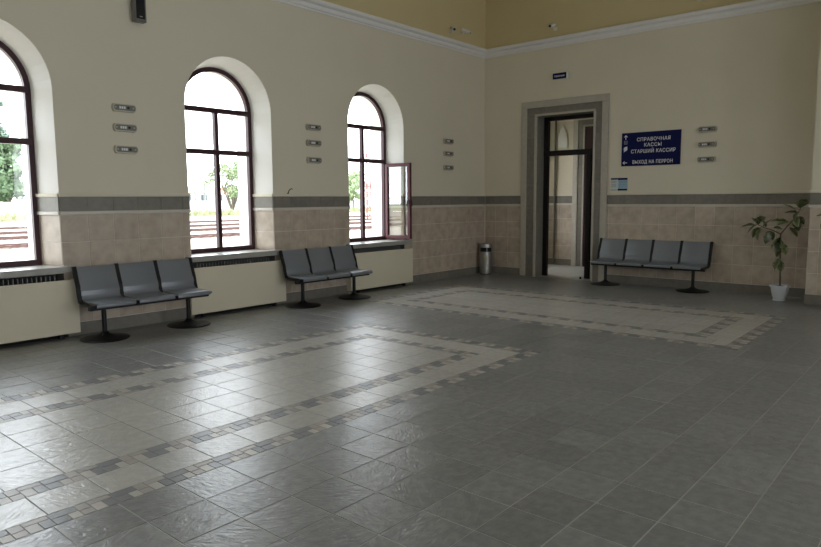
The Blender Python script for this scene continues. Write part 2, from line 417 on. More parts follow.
# ------------------------------------------------------------------ walls
HT = 7.2            # ceiling height
Z_TOPTILE, Z_BAND0, Z_BAND1, Z_CAP = 1.445, 1.484, 1.655, 1.695
Z_C0, Z_C1 = 4.54, 4.70
SILL_T = 0.845; HW, HWF, YF = 0.71, 0.612, 0.36; Z_SP = 2.89
NARC = 24; YE = 0.74
def wall_window_mesh(xs, x_l, x_r, hw=HW):
    mb = MB()     # mats: 0 plaster 1 ochre 2 grout 3 niche 4 white
    zs = [(0, 1.69, 2), (1.69, 4.62, 0), (4.62, HT, 1)]
    edges = [x_l] + [v for cx in sorted(xs) for v in (cx-hw, cx+hw)] + [x_r]
    for k in range(0, len(edges), 2):
        for z0, z1, mi in zs: mb.quad((edges[k], 0, z0), (edges[k+1], 0, z0), (edges[k+1], 0, z1), (edges[k], 0, z1), mi)
    for cx in xs:
        arc = [(cx-hw*math.cos(math.pi*i/NARC), Z_SP+hw*math.sin(math.pi*i/NARC)) for i in range(NARC+1)]
        for i in range(NARC):
            a, b = arc[i], arc[i+1]
            mb.quad((a[0], 0, a[1]), (b[0], 0, b[1]), (b[0], 0, 4.62), (a[0], 0, 4.62), 0)
        mb.quad((cx-hw, 0, 4.62), (cx+hw, 0, 4.62), (cx+hw, 0, HT), (cx-hw, 0, HT), 1)
        # exterior skin
        ho = hw-(HW-HWF); arco = [(cx-ho*math.cos(math.pi*i/NARC), Z_SP+ho*math.sin(math.pi*i/NARC)) for i in range(NARC+1)]
        for sx in (-1, 1): mb.quad((cx+sx*hw, YE, SILL_T-0.045), (cx+sx*ho, YE, SILL_T-0.045), (cx+sx*ho, YE, Z_SP), (cx+sx*hw, YE, Z_SP), 0)
        for sx in (-1, 1): mb.quad((cx+sx*hw, YE, Z_SP), (cx+sx*ho, YE, Z_SP), (cx+sx*ho, YE, HT), (cx+sx*hw, YE, HT), 0)
        for i in range(NARC):
            a, b = arco[i], arco[i+1]
            mb.quad((a[0], YE, a[1]), (b[0], YE, b[1]), (b[0], YE, HT), (a[0], YE, HT), 0)
        mb.quad((cx-hw, YE, -0.4), (cx+hw, YE, -0.4), (cx+hw, YE, SILL_T-0.03), (cx-hw, YE, SILL_T-0.03), 0)
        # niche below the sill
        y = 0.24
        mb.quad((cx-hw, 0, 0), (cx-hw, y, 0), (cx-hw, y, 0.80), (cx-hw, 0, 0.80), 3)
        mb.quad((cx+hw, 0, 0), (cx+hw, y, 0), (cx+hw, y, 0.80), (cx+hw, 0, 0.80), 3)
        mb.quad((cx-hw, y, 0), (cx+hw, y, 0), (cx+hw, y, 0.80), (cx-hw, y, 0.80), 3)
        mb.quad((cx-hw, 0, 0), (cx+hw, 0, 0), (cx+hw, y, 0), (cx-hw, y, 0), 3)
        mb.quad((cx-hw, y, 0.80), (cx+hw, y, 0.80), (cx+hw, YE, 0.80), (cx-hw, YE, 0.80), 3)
        # splayed reveal: from y=0 to the frame, then to the outside
        def prof(h, z0):
            return [(cx-h, z0)] + [(cx-h*math.cos(math.pi*i/NARC), Z_SP+h*math.sin(math.pi*i/NARC)) for i in range(NARC+1)] + [(cx+h, z0)]
        P0, P1 = prof(hw, 0.80), prof(hw-(HW-HWF), 0.80)
        for i in range(len(P0)-1):
            mb.quad((P0[i][0], 0, P0[i][1]), (P0[i+1][0], 0, P0[i+1][1]), (P1[i+1][0], YF, P1[i+1][1]), (P1[i][0], YF, P1[i][1]), 4)
            mb.quad((P1[i][0], YF, P1[i][1]), (P1[i+1][0], YF, P1[i+1][1]), (P1[i+1][0], YE, P1[i+1][1]), (P1[i][0], YE, P1[i][1]), 4)
    ed = [x_l] + [v for cx in sorted(xs) for v in (cx-hw, cx+hw)] + [x_r]
    for k in range(0, len(ed), 2): mb.quad((ed[k], YE, -0.4), (ed[k+1], YE, -0.4), (ed[k+1], YE, HT), (ed[k], YE, HT), 0)
    return mb
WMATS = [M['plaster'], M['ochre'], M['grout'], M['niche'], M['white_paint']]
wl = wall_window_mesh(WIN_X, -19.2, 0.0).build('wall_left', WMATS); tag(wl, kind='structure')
# back wall with the door opening
DY0, DY1, DZ = -2.49, -1.27, 3.235
DT = 0.50
bw = MB()
for z0, z1, mi in [(0, 1.69, 2), (1.69, 4.62, 0), (4.62, HT, 1)]:
    for X in ((0.0,), ):
        bw.quad((0, DY1, z0), (0, 0, z0), (0, 0, z1), (0, DY1, z1), mi)
        bw.quad((0, -12.5, z0), (0, DY0, z0), (0, DY0, z1), (0, -12.5, z1), mi)
bw.quad((0, DY0, DZ), (0, DY1, DZ), (0, DY1, 4.62), (0, DY0, 4.62), 0)
bw.quad((0, DY0, 4.62), (0, DY1, 4.62), (0, DY1, HT), (0, DY0, HT), 1)
bw.quad((DT, DY1, 0), (DT, 0, 0), (DT, 0, HT), (DT, DY1, HT), 0)
bw.quad((DT, -12.5, 0), (DT, DY0, 0), (DT, DY0, HT), (DT, -12.5, HT), 0)
bw.quad((DT, DY0, DZ), (DT, DY1, DZ), (DT, DY1, HT), (DT, DY0, HT), 0)
bw.quad((0, DY0, 0), (DT, DY0, 0), (DT, DY0, DZ), (0, DY0, DZ), 3)
bw.quad((0, DY1, 0), (DT, DY1, 0), (DT, DY1, DZ), (0, DY1, DZ), 3)
bw.quad((0, DY0, DZ), (DT, DY0, DZ), (DT, DY1, DZ), (0, DY1, DZ), 3)
wb = bw.build('wall_back', [M['plaster'], M['ochre'], M['grout'], M['stone'], M['white_paint']]); tag(wb, kind='structure')
# pilaster on the back wall
PX, PY0, PY1 = -0.70, -7.65, -6.25
pl = MB()
for z0, z1, mi in [(0, 1.69, 2), (1.69, 4.62, 0), (4.62, HT, 1)]:
    pl.quad((PX, PY0, z0), (PX, PY1, z0), (PX, PY1, z1), (PX, PY0, z1), mi)
    pl.quad((PX, PY1, z0), (0, PY1, z0), (0, PY1, z1), (PX, PY1, z1), mi)
    pl.quad((PX, PY0, z0), (0, PY0, z0), (0, PY0, z1), (PX, PY0, z1), mi)
wp = pl.build('wall_pilaster', [M['plaster'], M['ochre'], M['grout']]); tag(wp, kind='structure')
# the walls behind the viewer and the ceiling
wr = wall_window_mesh(OPP_X, -19.2, 0.0)
wr.v = [(x, -12.5-y, z) for x, y, z in wr.v]
o = wr.build('wall_right', WMATS); tag(o, kind='structure')
o = MB().box(-19.3, -19.2, -13.3, 0.74, -0.02, HT).build('wall_rear', M['plaster']); tag(o, kind='structure')
o = MB().box(-19.3, 2.7, -13.3, 0.74, HT, HT+0.1).build('ceiling', M['white_paint']); tag(o, kind='structure')

# tiles, band stones, plinth stones on walls -------------------------------------
ROWS = [0.155, 0.470, 0.795, 1.120, Z_TOPTILE]
def wtile(name, parent, axis, a0, a1, z0, z1, mt, d, at=0.0, g=0.002, flip=1):
    """a piece set on a wall: axis 'y' = wall facing -y at y=at, 'x' = wall facing -x at x=at, 'n' = facing +y"""
    key = (round(a1-a0, 3), round(z1-z0, 3), mt, axis, d)
    if key not in _cache:
        w_, h_ = (a1-a0)/2-g, (z1-z0)/2-g; ch = 0.002
        vs = []
        for (dd, s) in ((0.0, 0), (d-ch, 0), (d, ch)):
            for (u, v) in ((-w_+s, -h_+s), (w_-s, -h_+s), (w_-s, h_-s), (-w_+s, h_-s)):
                if axis == 'y': vs.append((u, -dd, v))
                elif axis == 'x': vs.append((-dd, u, v))
                elif axis == 'n': vs.append((u, dd, v))
        fs = [(8, 9, 10, 11)]
        for L_ in (0, 4):
            for i in range(4):
                j = (i+1) % 4; fs.append((L_+i, L_+j, L_+4+j, L_+4+i))
        me = bpy.data.meshes.new(name); me.from_pydata(vs, [], fs); me.materials.append(M[mt])
        bm = bmesh.new(); bm.from_mesh(me)
        bmesh.ops.recalc_face_normals(bm, faces=bm.faces)
        want = Vector((0, -1, 0)) if axis == 'y' else Vector((-1, 0, 0)) if axis == 'x' else Vector((0, 1, 0))
        bm.faces.ensure_lookup_table()
        if bm.faces[0].normal.dot(want) < 0: bmesh.ops.reverse_faces(bm, faces=bm.faces)
        bm.to_mesh(me); bm.free(); _cache[key] = me
    c = (a0+a1)/2; zc = (z0+z1)/2
    loc = (c, at, zc) if axis in 'yn' else (at, c, zc)
    return link(name, _cache[key], parent, loc)
def wainscot(parent, axis, a0, a1, at=0.0, first=None, pitch=0.3145, plinth_skip=None):
    js = [a0]; x = first if first is not None else a0+pitch
    while x < a1-0.03:
        if x > a0+0.03: js.append(x)
        x += pitch
    js.append(a1)
    for k in range(len(js)-1):
        for r in range(4): wtile('wall_tile', parent, axis, js[k], js[k+1], ROWS[r], ROWS[r+1], 'wall_tile', 0.005, at, g=0.0032)
        wtile('band_stone', parent, axis, js[k], js[k+1], Z_BAND0, Z_BAND1, 'stone', 0.014, at, g=0.001)
    n = max(1, round((a1-a0)/0.46))
    for k in range(n):
        wtile('plinth_stone', parent, axis, a0+(a1-a0)*k/n, a0+(a1-a0)*(k+1)/n, 0.0, 0.153, 'stone', 0.022, at, g=0.001)
def ledge(mb, axis, a0, a1, z0, z1, d, at=0.0):
    if axis == 'y': mb.box(a0, a1, at-d, at, z0, z1)
    elif axis == 'n': mb.box(a0, a1, at, at+d, z0, z1)
    else: mb.box(at-d, at, a0, a1, z0, z1)

piers = []
xs = sorted(WIN_X)
prev = -19.2
for cx in xs:
    piers.append((prev, cx-HW)); prev = cx+HW
piers.append((prev, 0.0))
for k, (a0, a1) in enumerate(piers):
    if a1 < -12.6: 
        continue
    wainscot(wl, 'y', a0, a1, first=-0.286-0.3135*math.floor((-0.286-a0)/0.3135) if k == len(piers)-1 else None)
for k, (a0, a1) in enumerate(piers):
    mb = MB(); ledge(mb, 'y', a0, a1-(0.03 if a1 == 0 else 0), Z_TOPTILE, Z_BAND0, 0.026); mb.build('dado_trim', M['dado_light'], wl, bevel=0.006)
    mb = MB(); ledge(mb, 'y', a0, a1-(0.03 if a1 == 0 else 0), Z_BAND1, Z_CAP, 0.030); mb.build('dado_cap', M['plaster'], wl, bevel=0.008)
DS0, DS1 = -2.79, -0.92       # outer edges of the door surround
wainscot(wb, 'x', DS1, -0.03, first=DS1+0.0, pitch=0.316)
js = -2.82
wainscot(wb, 'x', PY1, DS0, first=-2.825-0.3155*10, pitch=0.3155)
wainscot(wp, 'x', PY0, PY1, at=PX)
wainscot(wb, 'x', -12.5, PY0, pitch=0.32)
for par, a0, a1, at in ((wb, DS1, -0.0, 0), (wb, PY1, DS0, 0), (wb, -12.5, PY0, 0), (wp, PY0-0.02, PY1+0.02, PX)):
    mb = MB(); ledge(mb, 'x', a0, a1, Z_TOPTILE, Z_BAND0, 0.026, at); mb.build('dado_trim', M['dado_light'], par, bevel=0.006)
    mb = MB(); ledge(mb, 'x', a0, a1, Z_BAND1, Z_CAP, 0.030, at); mb.build('dado_cap', M['plaster'], par, bevel=0.008)
# side of the pilaster that faces the plant
wainscot(wp, 'n', PX+0.02, -0.03, at=PY1)
mb = MB(); ledge(mb, 'n', PX, 0, Z_TOPTILE, Z_BAND0, 0.026, PY1); mb.build('dado_trim', M['dado_light'], wp)
mb = MB(); ledge(mb, 'n', PX, 0, Z_BAND1, Z_CAP, 0.030, PY1); mb.build('dado_cap', M['plaster'], wp)

wainscot(wp, 'y', PX+0.02, -0.03, at=PY0)
mb = MB(); ledge(mb, 'y', PX, 0, Z_TOPTILE, Z_BAND0, 0.026, PY0); mb.build('dado_trim', M['dado_light'], wp)
mb = MB(); ledge(mb, 'y', PX, 0, Z_BAND1, Z_CAP, 0.030, PY0); mb.build('dado_cap', M['plaster'], wp)
# wainscot returns on the splayed window reveals
def reveal_tiles(cx, side):
    # local frame along the splay
    p0 = Vector((cx+side*HW, 0, 0)); p1 = Vector((cx+side*HWF, YF, 0)); L_ = (p1-p0).length
    u = (p1-p0).normalized(); n = Vector((-side*u.y, side*u.x, 0)); 
    if n.x*side > 0: n = -n
    def piece(name, a0, a1, z0, z1, d, mt, g=0.002):
        vs = []
        for (dd, s) in ((0.0, 0), (d-0.002, 0), (d, 0.002)):
            for (a, z) in ((a0+g+s, z0+g+s), (a1-g-s, z0+g+s), (a1-g-s, z1-g-s), (a0+g+s, z1-g-s)):
                q = p0 + u*a + n*dd; vs.append((q.x, q.y, z))
        fs = [(8, 9, 10, 11)] + [(b+i, b+(i+1) % 4, b+4+(i+1) % 4, b+4+i) for b in (0, 4) for i in range(4)]
        MB().add(vs, fs).build(name, M[mt], wl)
    for r in (2, 3):
        piece('wall_tile', 0.0, L_, max(ROWS[r], SILL_T+0.002), ROWS[r+1], 0.005, 'wall_tile_light')
    piece('band_stone', 0.0, L_, Z_BAND0, Z_BAND1, 0.014, 'stone', 0.001)
    piece('dado_trim', 0, L_, Z_TOPTILE, Z_BAND0, 0.024, 'dado_light', 0.0)
    piece('dado_cap', 0, L_, Z_BAND1, Z_CAP, 0.026, 'plaster', 0.0)
M['wall_tile_light'] = M['wall_tile']
for cx in WIN_X[:4]:
    reveal_tiles(cx, 1); reveal_tiles(cx, -1)

# cornice (moulded profile run along the walls) ------------------------------------
CP = [(0.0, Z_C0), (0.020, Z_C0), (0.024, Z_C0+0.022), (0.050, Z_C0+0.030), (0.062, Z_C0+0.062), (0.064, Z_C0+0.070), (0.050, Z_C0+0.076), (0.052, Z_C0+0.088), (0.100, Z_C0+0.100),
      (0.118, Z_C0+0.112), (0.124, Z_C0+0.150), (0.110, Z_C0+0.165), (0.0, Z_C0+0.170)]
def cornice(path, name):
    """path: [(x, y, nx, ny)] miter normals pointing into the room"""
    mb = MB(); n = len(CP)
    vs = [(x+nx*d, y+ny*d, z) for (x, y, nx, ny) in path for (d, z) in CP]
    fs = [(i*n+k, (i+1)*n+k, (i+1)*n+k+1, i*n+k+1) for i in range(len(path)-1) for k in range(n-1)]
    mb.add(vs, fs); o = mb.build(name, M['white_trim'], None, smooth=False); tag(o, kind='structure'); return o
cornice([(-19.2, 0, 0, -1), (0, 0, -1, -1), (0, PY1, -1, 1), (PX, PY1, -1, 1), (PX, PY0, -1, -1), (0, PY0, -1, -1), (0, -12.5, -1, 1)], 'trim_1')

# ------------------------------------------------------------------ windows
def arch_pts(cx, h, z0, n=NARC):
    return [(cx-h, z0)] + [(cx-h*math.cos(math.pi*i/n), Z_SP+h*math.sin(math.pi*i/n)) for i in range(n+1)] + [(cx+h, z0)]
def frame_loop(mb, cx, h, t, z0, z1off, y0, y1):
    A, B = arch_pts(cx, h, z0), arch_pts(cx, h-t, z0+t)
    for P, Q in ((A, B),):
        k = len(P)
        vs = [(p[0], y0, p[1]) for p in P] + [(q[0], y0, q[1]) for q in Q] + [(p[0], y1, p[1]) for p in P] + [(q[0], y1, q[1]) for q in Q]
        fs = []
        for i in range(k):
            j = (i+1) % k
            fs += [(i, j, k+j, k+i), (2*k+i, 3*k+i, 3*k+j, 2*k+j), (k+i, k+j, 3*k+j, 3*k+i), (i, 2*k+i, 2*k+j, j)]
        mb.add(vs, fs)
ZT1, ZT2 = (2.86, 2.93), (2.265, 2.335)
def window(n, cx, open_sash=False):
    r = empty('window_%d' % n, (0, 0, 0)); tag(r, kind='structure')
    y0, y1 = YF-0.005, YF+0.06
    h = HWF
    mb = MB(); frame_loop(mb, cx, h+0.01, 0.072, SILL_T-0.005, 0, y0, y1); mb.build('window_frame', M['frame'], r)
    t = 0.058
    MB().box(cx-h+0.03, cx+h-0.03, y0-0.012, y1, *ZT1).build('transom_bar', M['frame'], r, bevel=0.004)
    MB().box(cx-h+0.03, cx+h-0.03, y0-0.012, y1, *ZT2).build('transom_bar', M['frame'], r, bevel=0.004)
    MB().box(cx-0.03, cx+0.03, y0-0.008, y1, SILL_T+0.03, ZT1[0]+0.01).build('mullion', M['frame'], r, bevel=0.004)
    # sash beads (inner frames of each light)
    yg = YF+0.03
    def pane(x0, x1, z0, z1, bead=True):
        MB().quad((x0, yg, z0), (x1, yg, z0), (x1, yg, z1), (x0, yg, z1)).build('pane', M['glass'], r)
    zb = SILL_T+0.05
    xl, xr = cx-h+0.045, cx+h-0.045
    pane(xl, cx-0.025, ZT2[1]-0.005, ZT1[0]+0.005); pane(cx+0.025, xr, ZT2[1]-0.005, ZT1[0]+0.005)
    pane(xl, cx-0.025, zb, ZT2[0]+0.005)
    if not open_sash: pane(cx+0.025, xr, zb, ZT2[0]+0.005)
    mb = MB(); ap = [(cx-(h-0.045)*math.cos(math.pi*i/NARC), yg, Z_SP+(h-0.045)*math.sin(math.pi*i/NARC)) for i in range(NARC+1)]
    mb.add(ap, [tuple(range(len(ap)))]).build('arched_pane', M['glass'], r)
    if open_sash:
        # casement swung into the room, hinged on the right jamb
        hx = cx+h-0.02; z0, z1 = SILL_T+0.03, ZT2[0]-0.005; wd = 0.60
        s = empty('casement', (hx, YF-0.01, 0), math.radians(-88), r)
        s.rotation_euler = (0, 0, math.radians(-88))
        fr = MB(); b = 0.06; th = 0.028
        fr.box(0, b, -th, th, z0, z1); fr.box(wd-b, wd, -th, th, z0, z1)
        fr.box(b, wd-b, -th, th, z0, z0+b); fr.box(b, wd-b, -th, th, z1-b, z1)
        M.setdefault('sash', mat('oxblood_sash', (0.085, 0.026, 0.032), 0.4, spec=0.25, noise=(30, 0.5, (0.09, 0.024, 0.028))))
        fr.build('sash_frame', M['sash'], s, bevel=0.004)
        MB().quad((b-0.01, 0, z0+b-0.01), (wd-b+0.01, 0, z0+b-0.01), (wd-b+0.01, 0, z1-b+0.01), (b-0.01, 0, z1-b+0.01)).build('sash_pane', M['sash_glass'], s)
        hd = MB(); hd.box(wd-0.045, wd-0.02, -th-0.012, -th, 1.50, 1.60); hd.tube([(wd-0.033, -th-0.01, 1.57), (wd-0.033, -th-0.045, 1.57), (wd-0.033, -th-0.05, 1.47)], 0.008, 8)
        hd.box(wd-0.045, wd-0.02, th, th+0.012, 1.50, 1.60); hd.tube([(wd-0.033, th+0.01, 1.57), (wd-0.033, th+0.045, 1.57), (wd-0.033, th+0.05, 1.47)], 0.008, 8)
        hd.build('sash_handle', M['black_metal'], s)
    return r
for i, cx in enumerate(WIN_X): window(i+1, cx, open_sash=(i == 0))

# sills, radiators and their covers
SILLS = ['grey stone windowsill under the window with the open casement', 'grey stone windowsill under the arched window between the two window-wall benches',
         'grey stone windowsill under the arched window nearest the viewer, cut by the picture edge', 'grey stone windowsill out of view', 'grey stone windowsill far out of view']
COVERS = ['cream radiator cover panel under the window with the open casement', 'cream radiator cover panel between the two window-wall benches',
          'cream radiator cover panel before the nearest bench, cut by the picture edge']
RADS = ['dark finned radiator in the slot under the open-casement windowsill', 'dark finned radiator in the slot under the middle windowsill',
        'dark finned radiator in the slot under the nearest windowsill']
for i, cx in enumerate(WIN_X):
    mb = MB(); mb.box(cx-0.80, cx+0.80, -0.125, 0.001, SILL_T-0.075, SILL_T)
    mb.box(cx-HWF-0.045, cx+HWF+0.045, 0.0, YF+0.005, SILL_T-0.075, SILL_T)
    s = mb.build('windowsill', M['sill'], None, bevel=0.006); tag(s, kind='structure')
    s.name = 'trim_%d' % (i+2)
    if i > 2: continue
    r = empty('radiator_cover', (cx, -0.07, 0.0)); tag(r, COVERS[i], 'radiator cover', 'cream radiator covers under the windows')
    MB().box(-0.81, 0.81, -0.055, -0.030, 0.055, 0.69).build('front_panel', M['cream_panel'], r, bevel=0.004)
    for sx in (-1, 1):
        MB().box(sx*0.80-0.012, sx*0.80+0.012, -0.032, 0.066, 0.055, 0.69).build('side_panel', M['cream_panel'], r)
    for sx in (-0.6, 0.6):
        MB().box(sx-0.02, sx+0.02, -0.03, 0.02, 0.0, 0.20).build('bracket', M['black_metal'], r)
    q = empty('radiator', (cx, 0.09, 0.0)); tag(q, RADS[i], 'radiator', 'radiators behind the cream covers')
    b = MB(); b.box(-0.62, 0.62, -0.03, 0.03, 0.14, 0.66); b.build('body', M['radiator'], q, bevel=0.01)
    f = MB()
    for k in range(26):
        x = -0.61+1.22*k/25; f.box(x-0.006, x+0.006, -0.07, 0.07, 0.12, 0.735)
    fo = f.build('fins', M['radiator'], q)
    for sx in (-0.5, 0.5): MB().box(sx-0.02, sx+0.02, -0.03, 0.03, 0.0, 0.14).build('foot', M['black_metal'], q)

# ------------------------------------------------------------------ doorway
sur = empty('trim_8', (0, 0, 0)); tag(sur, kind='structure')
def surround(par, X, o0, o1, i0, i1, zt, wo=0.13, wi=0.045, side=-1):
    """o0,o1 outer y edges, i0,i1 the opening; zt opening top; X wall plane; faces -x"""
    top = zt + (i0-o0)
    def leg(a, b, c, d, dep, nm, mt, bev=0.004):
        MB().box(X-dep, X, a, b, c, d).build(nm, M[mt], par, bevel=bev)
    for (a, b) in ((o0, o0+wo), (o1-wo, o1)): leg(a, b, 0, top-wo, 0.040, 'outer_moulding', 'light_stone', 0.01)
    leg(o0, o1, top-wo, top, 0.040, 'outer_moulding', 'light_stone', 0.01)
    for (a, b) in ((o0+wo, i0-wi), (i1+wi, o1-wo)):
        n = 7
        for k in range(n):
            z0, z1 = (zt+wi)*k/n, (zt+wi)*(k+1)/n
            wtile('surround_stone', par, 'x', a, b, z0, z1, 'stone', 0.024, X, g=0.0008)
    yy0, yy1 = o0+wo, o1-wo; n = 4
    for k in range(n):
        wtile('surround_stone', par, 'x', yy0+(yy1-yy0)*k/n, yy0+(yy1-yy0)*(k+1)/n, zt+wi, top-wo, 'stone', 0.024, X, g=0.0008)
    for (a, b) in ((i0-wi, i0), (i1, i1+wi)): leg(a, b, 0, zt+wi, 0.036, 'inner_moulding', 'light_stone', 0.006)
    leg(i0-wi, i1+wi, zt, zt+wi, 0.036, 'inner_moulding', 'light_stone', 0.006)
surround(sur, 0.0, DS0, DS1, DY0, DY1, DZ)
# grey stone lining of the reveal
for k in range(7):
    z0, z1 = DZ*k/7, DZ*(k+1)/7
    wtile('reveal_stone', sur, 'y', 0.0, DT, z0, z1, 'stone', 0.012, DY1, g=0.0008).location.x = DT/2
    wtile('reveal_stone', sur, 'n', 0.0, DT, z0, z1, 'stone', 0.012, DY0, g=0.0008).location.x = DT/2
door = empty('door_1', (0, 0, 0)); tag(door, kind='structure')
xf0, xf1 = 0.26, 0.34
MB().box(xf0, xf1, DY1-0.105, DY1, 0, DZ-0.0).build('door_jamb', M['door_frame'], door, bevel=0.004)
MB().box(xf0, xf1, DY0+0.0, DY0+0.05, 0, DZ-0.0).build('door_jamb', M['door_frame'], door, bevel=0.004)
MB().box(xf0, xf1, DY0+0.0, DY1, DZ-0.075, DZ).build('door_head', M['door_frame'], door, bevel=0.004)
MB().box(xf0-0.01, xf1, DY0+0.0, DY1, 2.455, 2.56).build('transom_bar', M['door_frame'], door, bevel=0.004)
MB().quad((0.30, DY0+0.11, 2.55), (0.30, DY1-0.12, 2.55), (0.30, DY1-0.12, DZ-0.11), (0.30, DY0+0.11, DZ-0.11)).build('transom_pane', M['door_glass'], door)
# fixed narrow side light and door post on the right
MB().box(xf0, xf1, -2.32, -2.225, 0, 2.46).build('door_post', M['door_frame'], door, bevel=0.004)
MB().quad((0.30, DY0+0.04, 0.1), (0.30, -2.31, 0.1), (0.30, -2.31, 2.46), (0.30, DY0+0.04, 2.46)).build('side_pane', M['door_glass'], door)
MB().box(xf0, xf1, DY0+0.04, -2.30, 0.0, 0.12).build('kick_rail', M['door_frame'], door)
# leaf swung open against the left side, in the next room
lf = empty('door_leaf', (xf1+0.01, -2.36, 0), math.radians(2), door)
MB().box(0.0, 0.07, -0.02, 0.02, 0.01, 2.45).box(0.83, 0.90, -0.02, 0.02, 0.01, 2.45).box(0.07, 0.83, -0.02, 0.02, 0.01, 0.12).box(0.07, 0.83, -0.02, 0.02, 2.36, 2.45).build('leaf_frame', M['door_frame'], lf)
MB().quad((0.06, 0, 0.1), (0.84, 0, 0.1), (0.84, 0, 2.38), (0.06, 0, 2.38)).build('leaf_pane', M['door_glass'], lf)
lf.rotation_euler.z = math.radians(-3)
ds = MB(); ds.lathe([(0.0, 0.0), (0.022, 0.0), (0.022, 0.03), (0.016, 0.045), (0.0, 0.048)], 14)
o = ds.build('door_stop', M['black_metal'], None, smooth=True, loc=(0.16, -2.20, 0.0)); tag(o, 'small black door stop on the floor in the doorway', 'door stop')

# the room beyond the doorway
FX = 2.45
vb = MB()
vb.quad((FX, -3.6, 0), (FX, 0, 0), (FX, 0, 1.69), (FX, -3.6, 1.69), 1)
vb.quad((FX, -3.6, 1.69), (FX, 0, 1.69), (FX, 0, HT), (FX, -3.6, HT), 0)
wf = vb.build('wall_far', [M['plaster'], M['grout']]); tag(wf, kind='structure')
o = MB().box(DT, FX+0.3, -3.7, -3.6, 0, HT).build('wall_side', M['plaster']); tag(o, kind='structure')
wfl = wall_window_mesh([1.45], DT, FX, hw=0.50)
wfl = wfl.build('wall_vestibule', WMATS); tag(wfl, kind='structure')
O0, O1, I0, I1 = -2.60, -0.84, -2.31, -1.13
wainscot(wf, 'x', O1, -0.02, at=FX)
wainscot(wf, 'x', -3.58, O0, at=FX)
for a0, a1 in ((O1, 0.0), (-3.6, O0)):
    mb = MB(); ledge(mb, 'x', a0, a1, Z_TOPTILE, Z_BAND0, 0.026, FX); mb.build('dado_trim', M['dado_light'], wf)
    mb = MB(); ledge(mb, 'x', a0, a1, Z_BAND1, Z_CAP, 0.030, FX); mb.build('dado_cap', M['plaster'], wf)
s2 = empty('trim_9', (0, 0, 0)); tag(s2, kind='structure')
surround(s2, FX, O0, O1, I0, I1, 3.235)
d2 = empty('door_2', (0, 0, 0)); tag(d2, kind='structure')
MB().box(FX-0.02, FX+0.02, I0, I1, 0.0, 3.235).build('door_panel', M['frame'], d2)
MB().box(FX-0.035, FX-0.018, I0+0.12, I0+0.54, 0.25, 2.2).build('raised_panel', M['frame'], d2, bevel=0.01)
MB().box(FX-0.035, FX-0.018, I1-0.54, I1-0.12, 0.25, 2.2).build('raised_panel', M['frame'], d2, bevel=0.01)
# pale arched patch painted high on the far wall for light falling there
an = empty('window_6', (0, 0, 0)); tag(an, kind='structure')
ay, az, ah = -0.55, 2.80, 0.125
ap = [(ay-ah, az), (ay-ah, az+0.18), (ay-ah*0.8, az+0.31), (ay-ah*0.4, az+0.42), (ay, az+0.50), (ay+ah*0.4, az+0.42), (ay+ah*0.8, az+0.31), (ay+ah, az+0.18), (ay+ah, az)]
k = len(ap)
MB().add([(FX-0.012, y, z) for y, z in ap], [tuple(range(k))]).build('lit_patch', M['white_paint'], an)
fm = MB()
for i in range(k):
    a, b = ap[i], ap[(i+1) % k]
    ca = (ay+(a[0]-ay)*1.14, az+0.22+(a[1]-az-0.22)*1.08); cb_ = (ay+(b[0]-ay)*1.14, az+0.22+(b[1]-az-0.22)*1.08)
    fm.add([(FX-0.03, *a), (FX-0.03, *b), (FX-0.03, *cb_), (FX-0.03, *ca), (FX, *a), (FX, *b), (FX, *cb_), (FX, *ca)], [(0, 1, 2, 3), (0, 4, 5, 1), (3, 2, 6, 7)])
fm.build('patch_rim', M['plaster'], an)
hp = MB(); hp.tube([(FX-0.05, -0.39, 0.02), (FX-0.05, -0.39, HT-0.05)], 0.022, 12)  # thin dark vertical tube in front of the far wall
o = hp.build('dark_upright', M['grey_plastic'], None, smooth=True); tag(o, 'dark upright pipe on the far wall seen through the doorway', 'line')

# ------------------------------------------------------------------ benches
PITCH_S = 0.50
SP = [(0.245, 0.840), (0.218, 0.760), (0.190, 0.680), (0.162, 0.610), (0.145, 0.570), (0.140, 0.550), (0.142, 0.525), (0.138, 0.495), (0.122, 0.472), (0.090, 0.460), (0.02, 0.454),
      (-0.10, 0.452), (-0.18, 0.455), (-0.235, 0.450), (-0.252, 0.432), (-0.252, 0.405), (-0.240, 0.398)]
def sheet(prof, x0, x1, t):
    """bent sheet: profile (y,z) given thickness t towards the rear/below"""
    n = len(prof); off = []
    for i, p in enumerate(prof):
        a = Vector(prof[max(0, i-1)]); b = Vector(prof[min(n-1, i+1)]); d = (b-a).normalized(); nrm = Vector((-d.y, d.x))
        off.append((p[0]-nrm.x*t*-1, p[1]-nrm.y*t*-1))
    mb = MB()
    vs = []
    for x in (x0, x1):
        vs += [(x, p[0], p[1]) for p in prof] + [(x, q[0], q[1]) for q in off]
    fs = []
    for i in range(n-1):
        fs += [(i, i+1, 2*n+i+1, 2*n+i), (n+i, 3*n+i, 3*n+i+1, n+i+1), (i, n+i, n+i+1, i+1), (2*n+i, 2*n+i+1, 3*n+i+1, 3*n+i)]
    fs += [(0, 2*n, 3*n, n), (n-1, 2*n-1, 4*n-1, 3*n-1)]
    return mb.add(vs, fs)
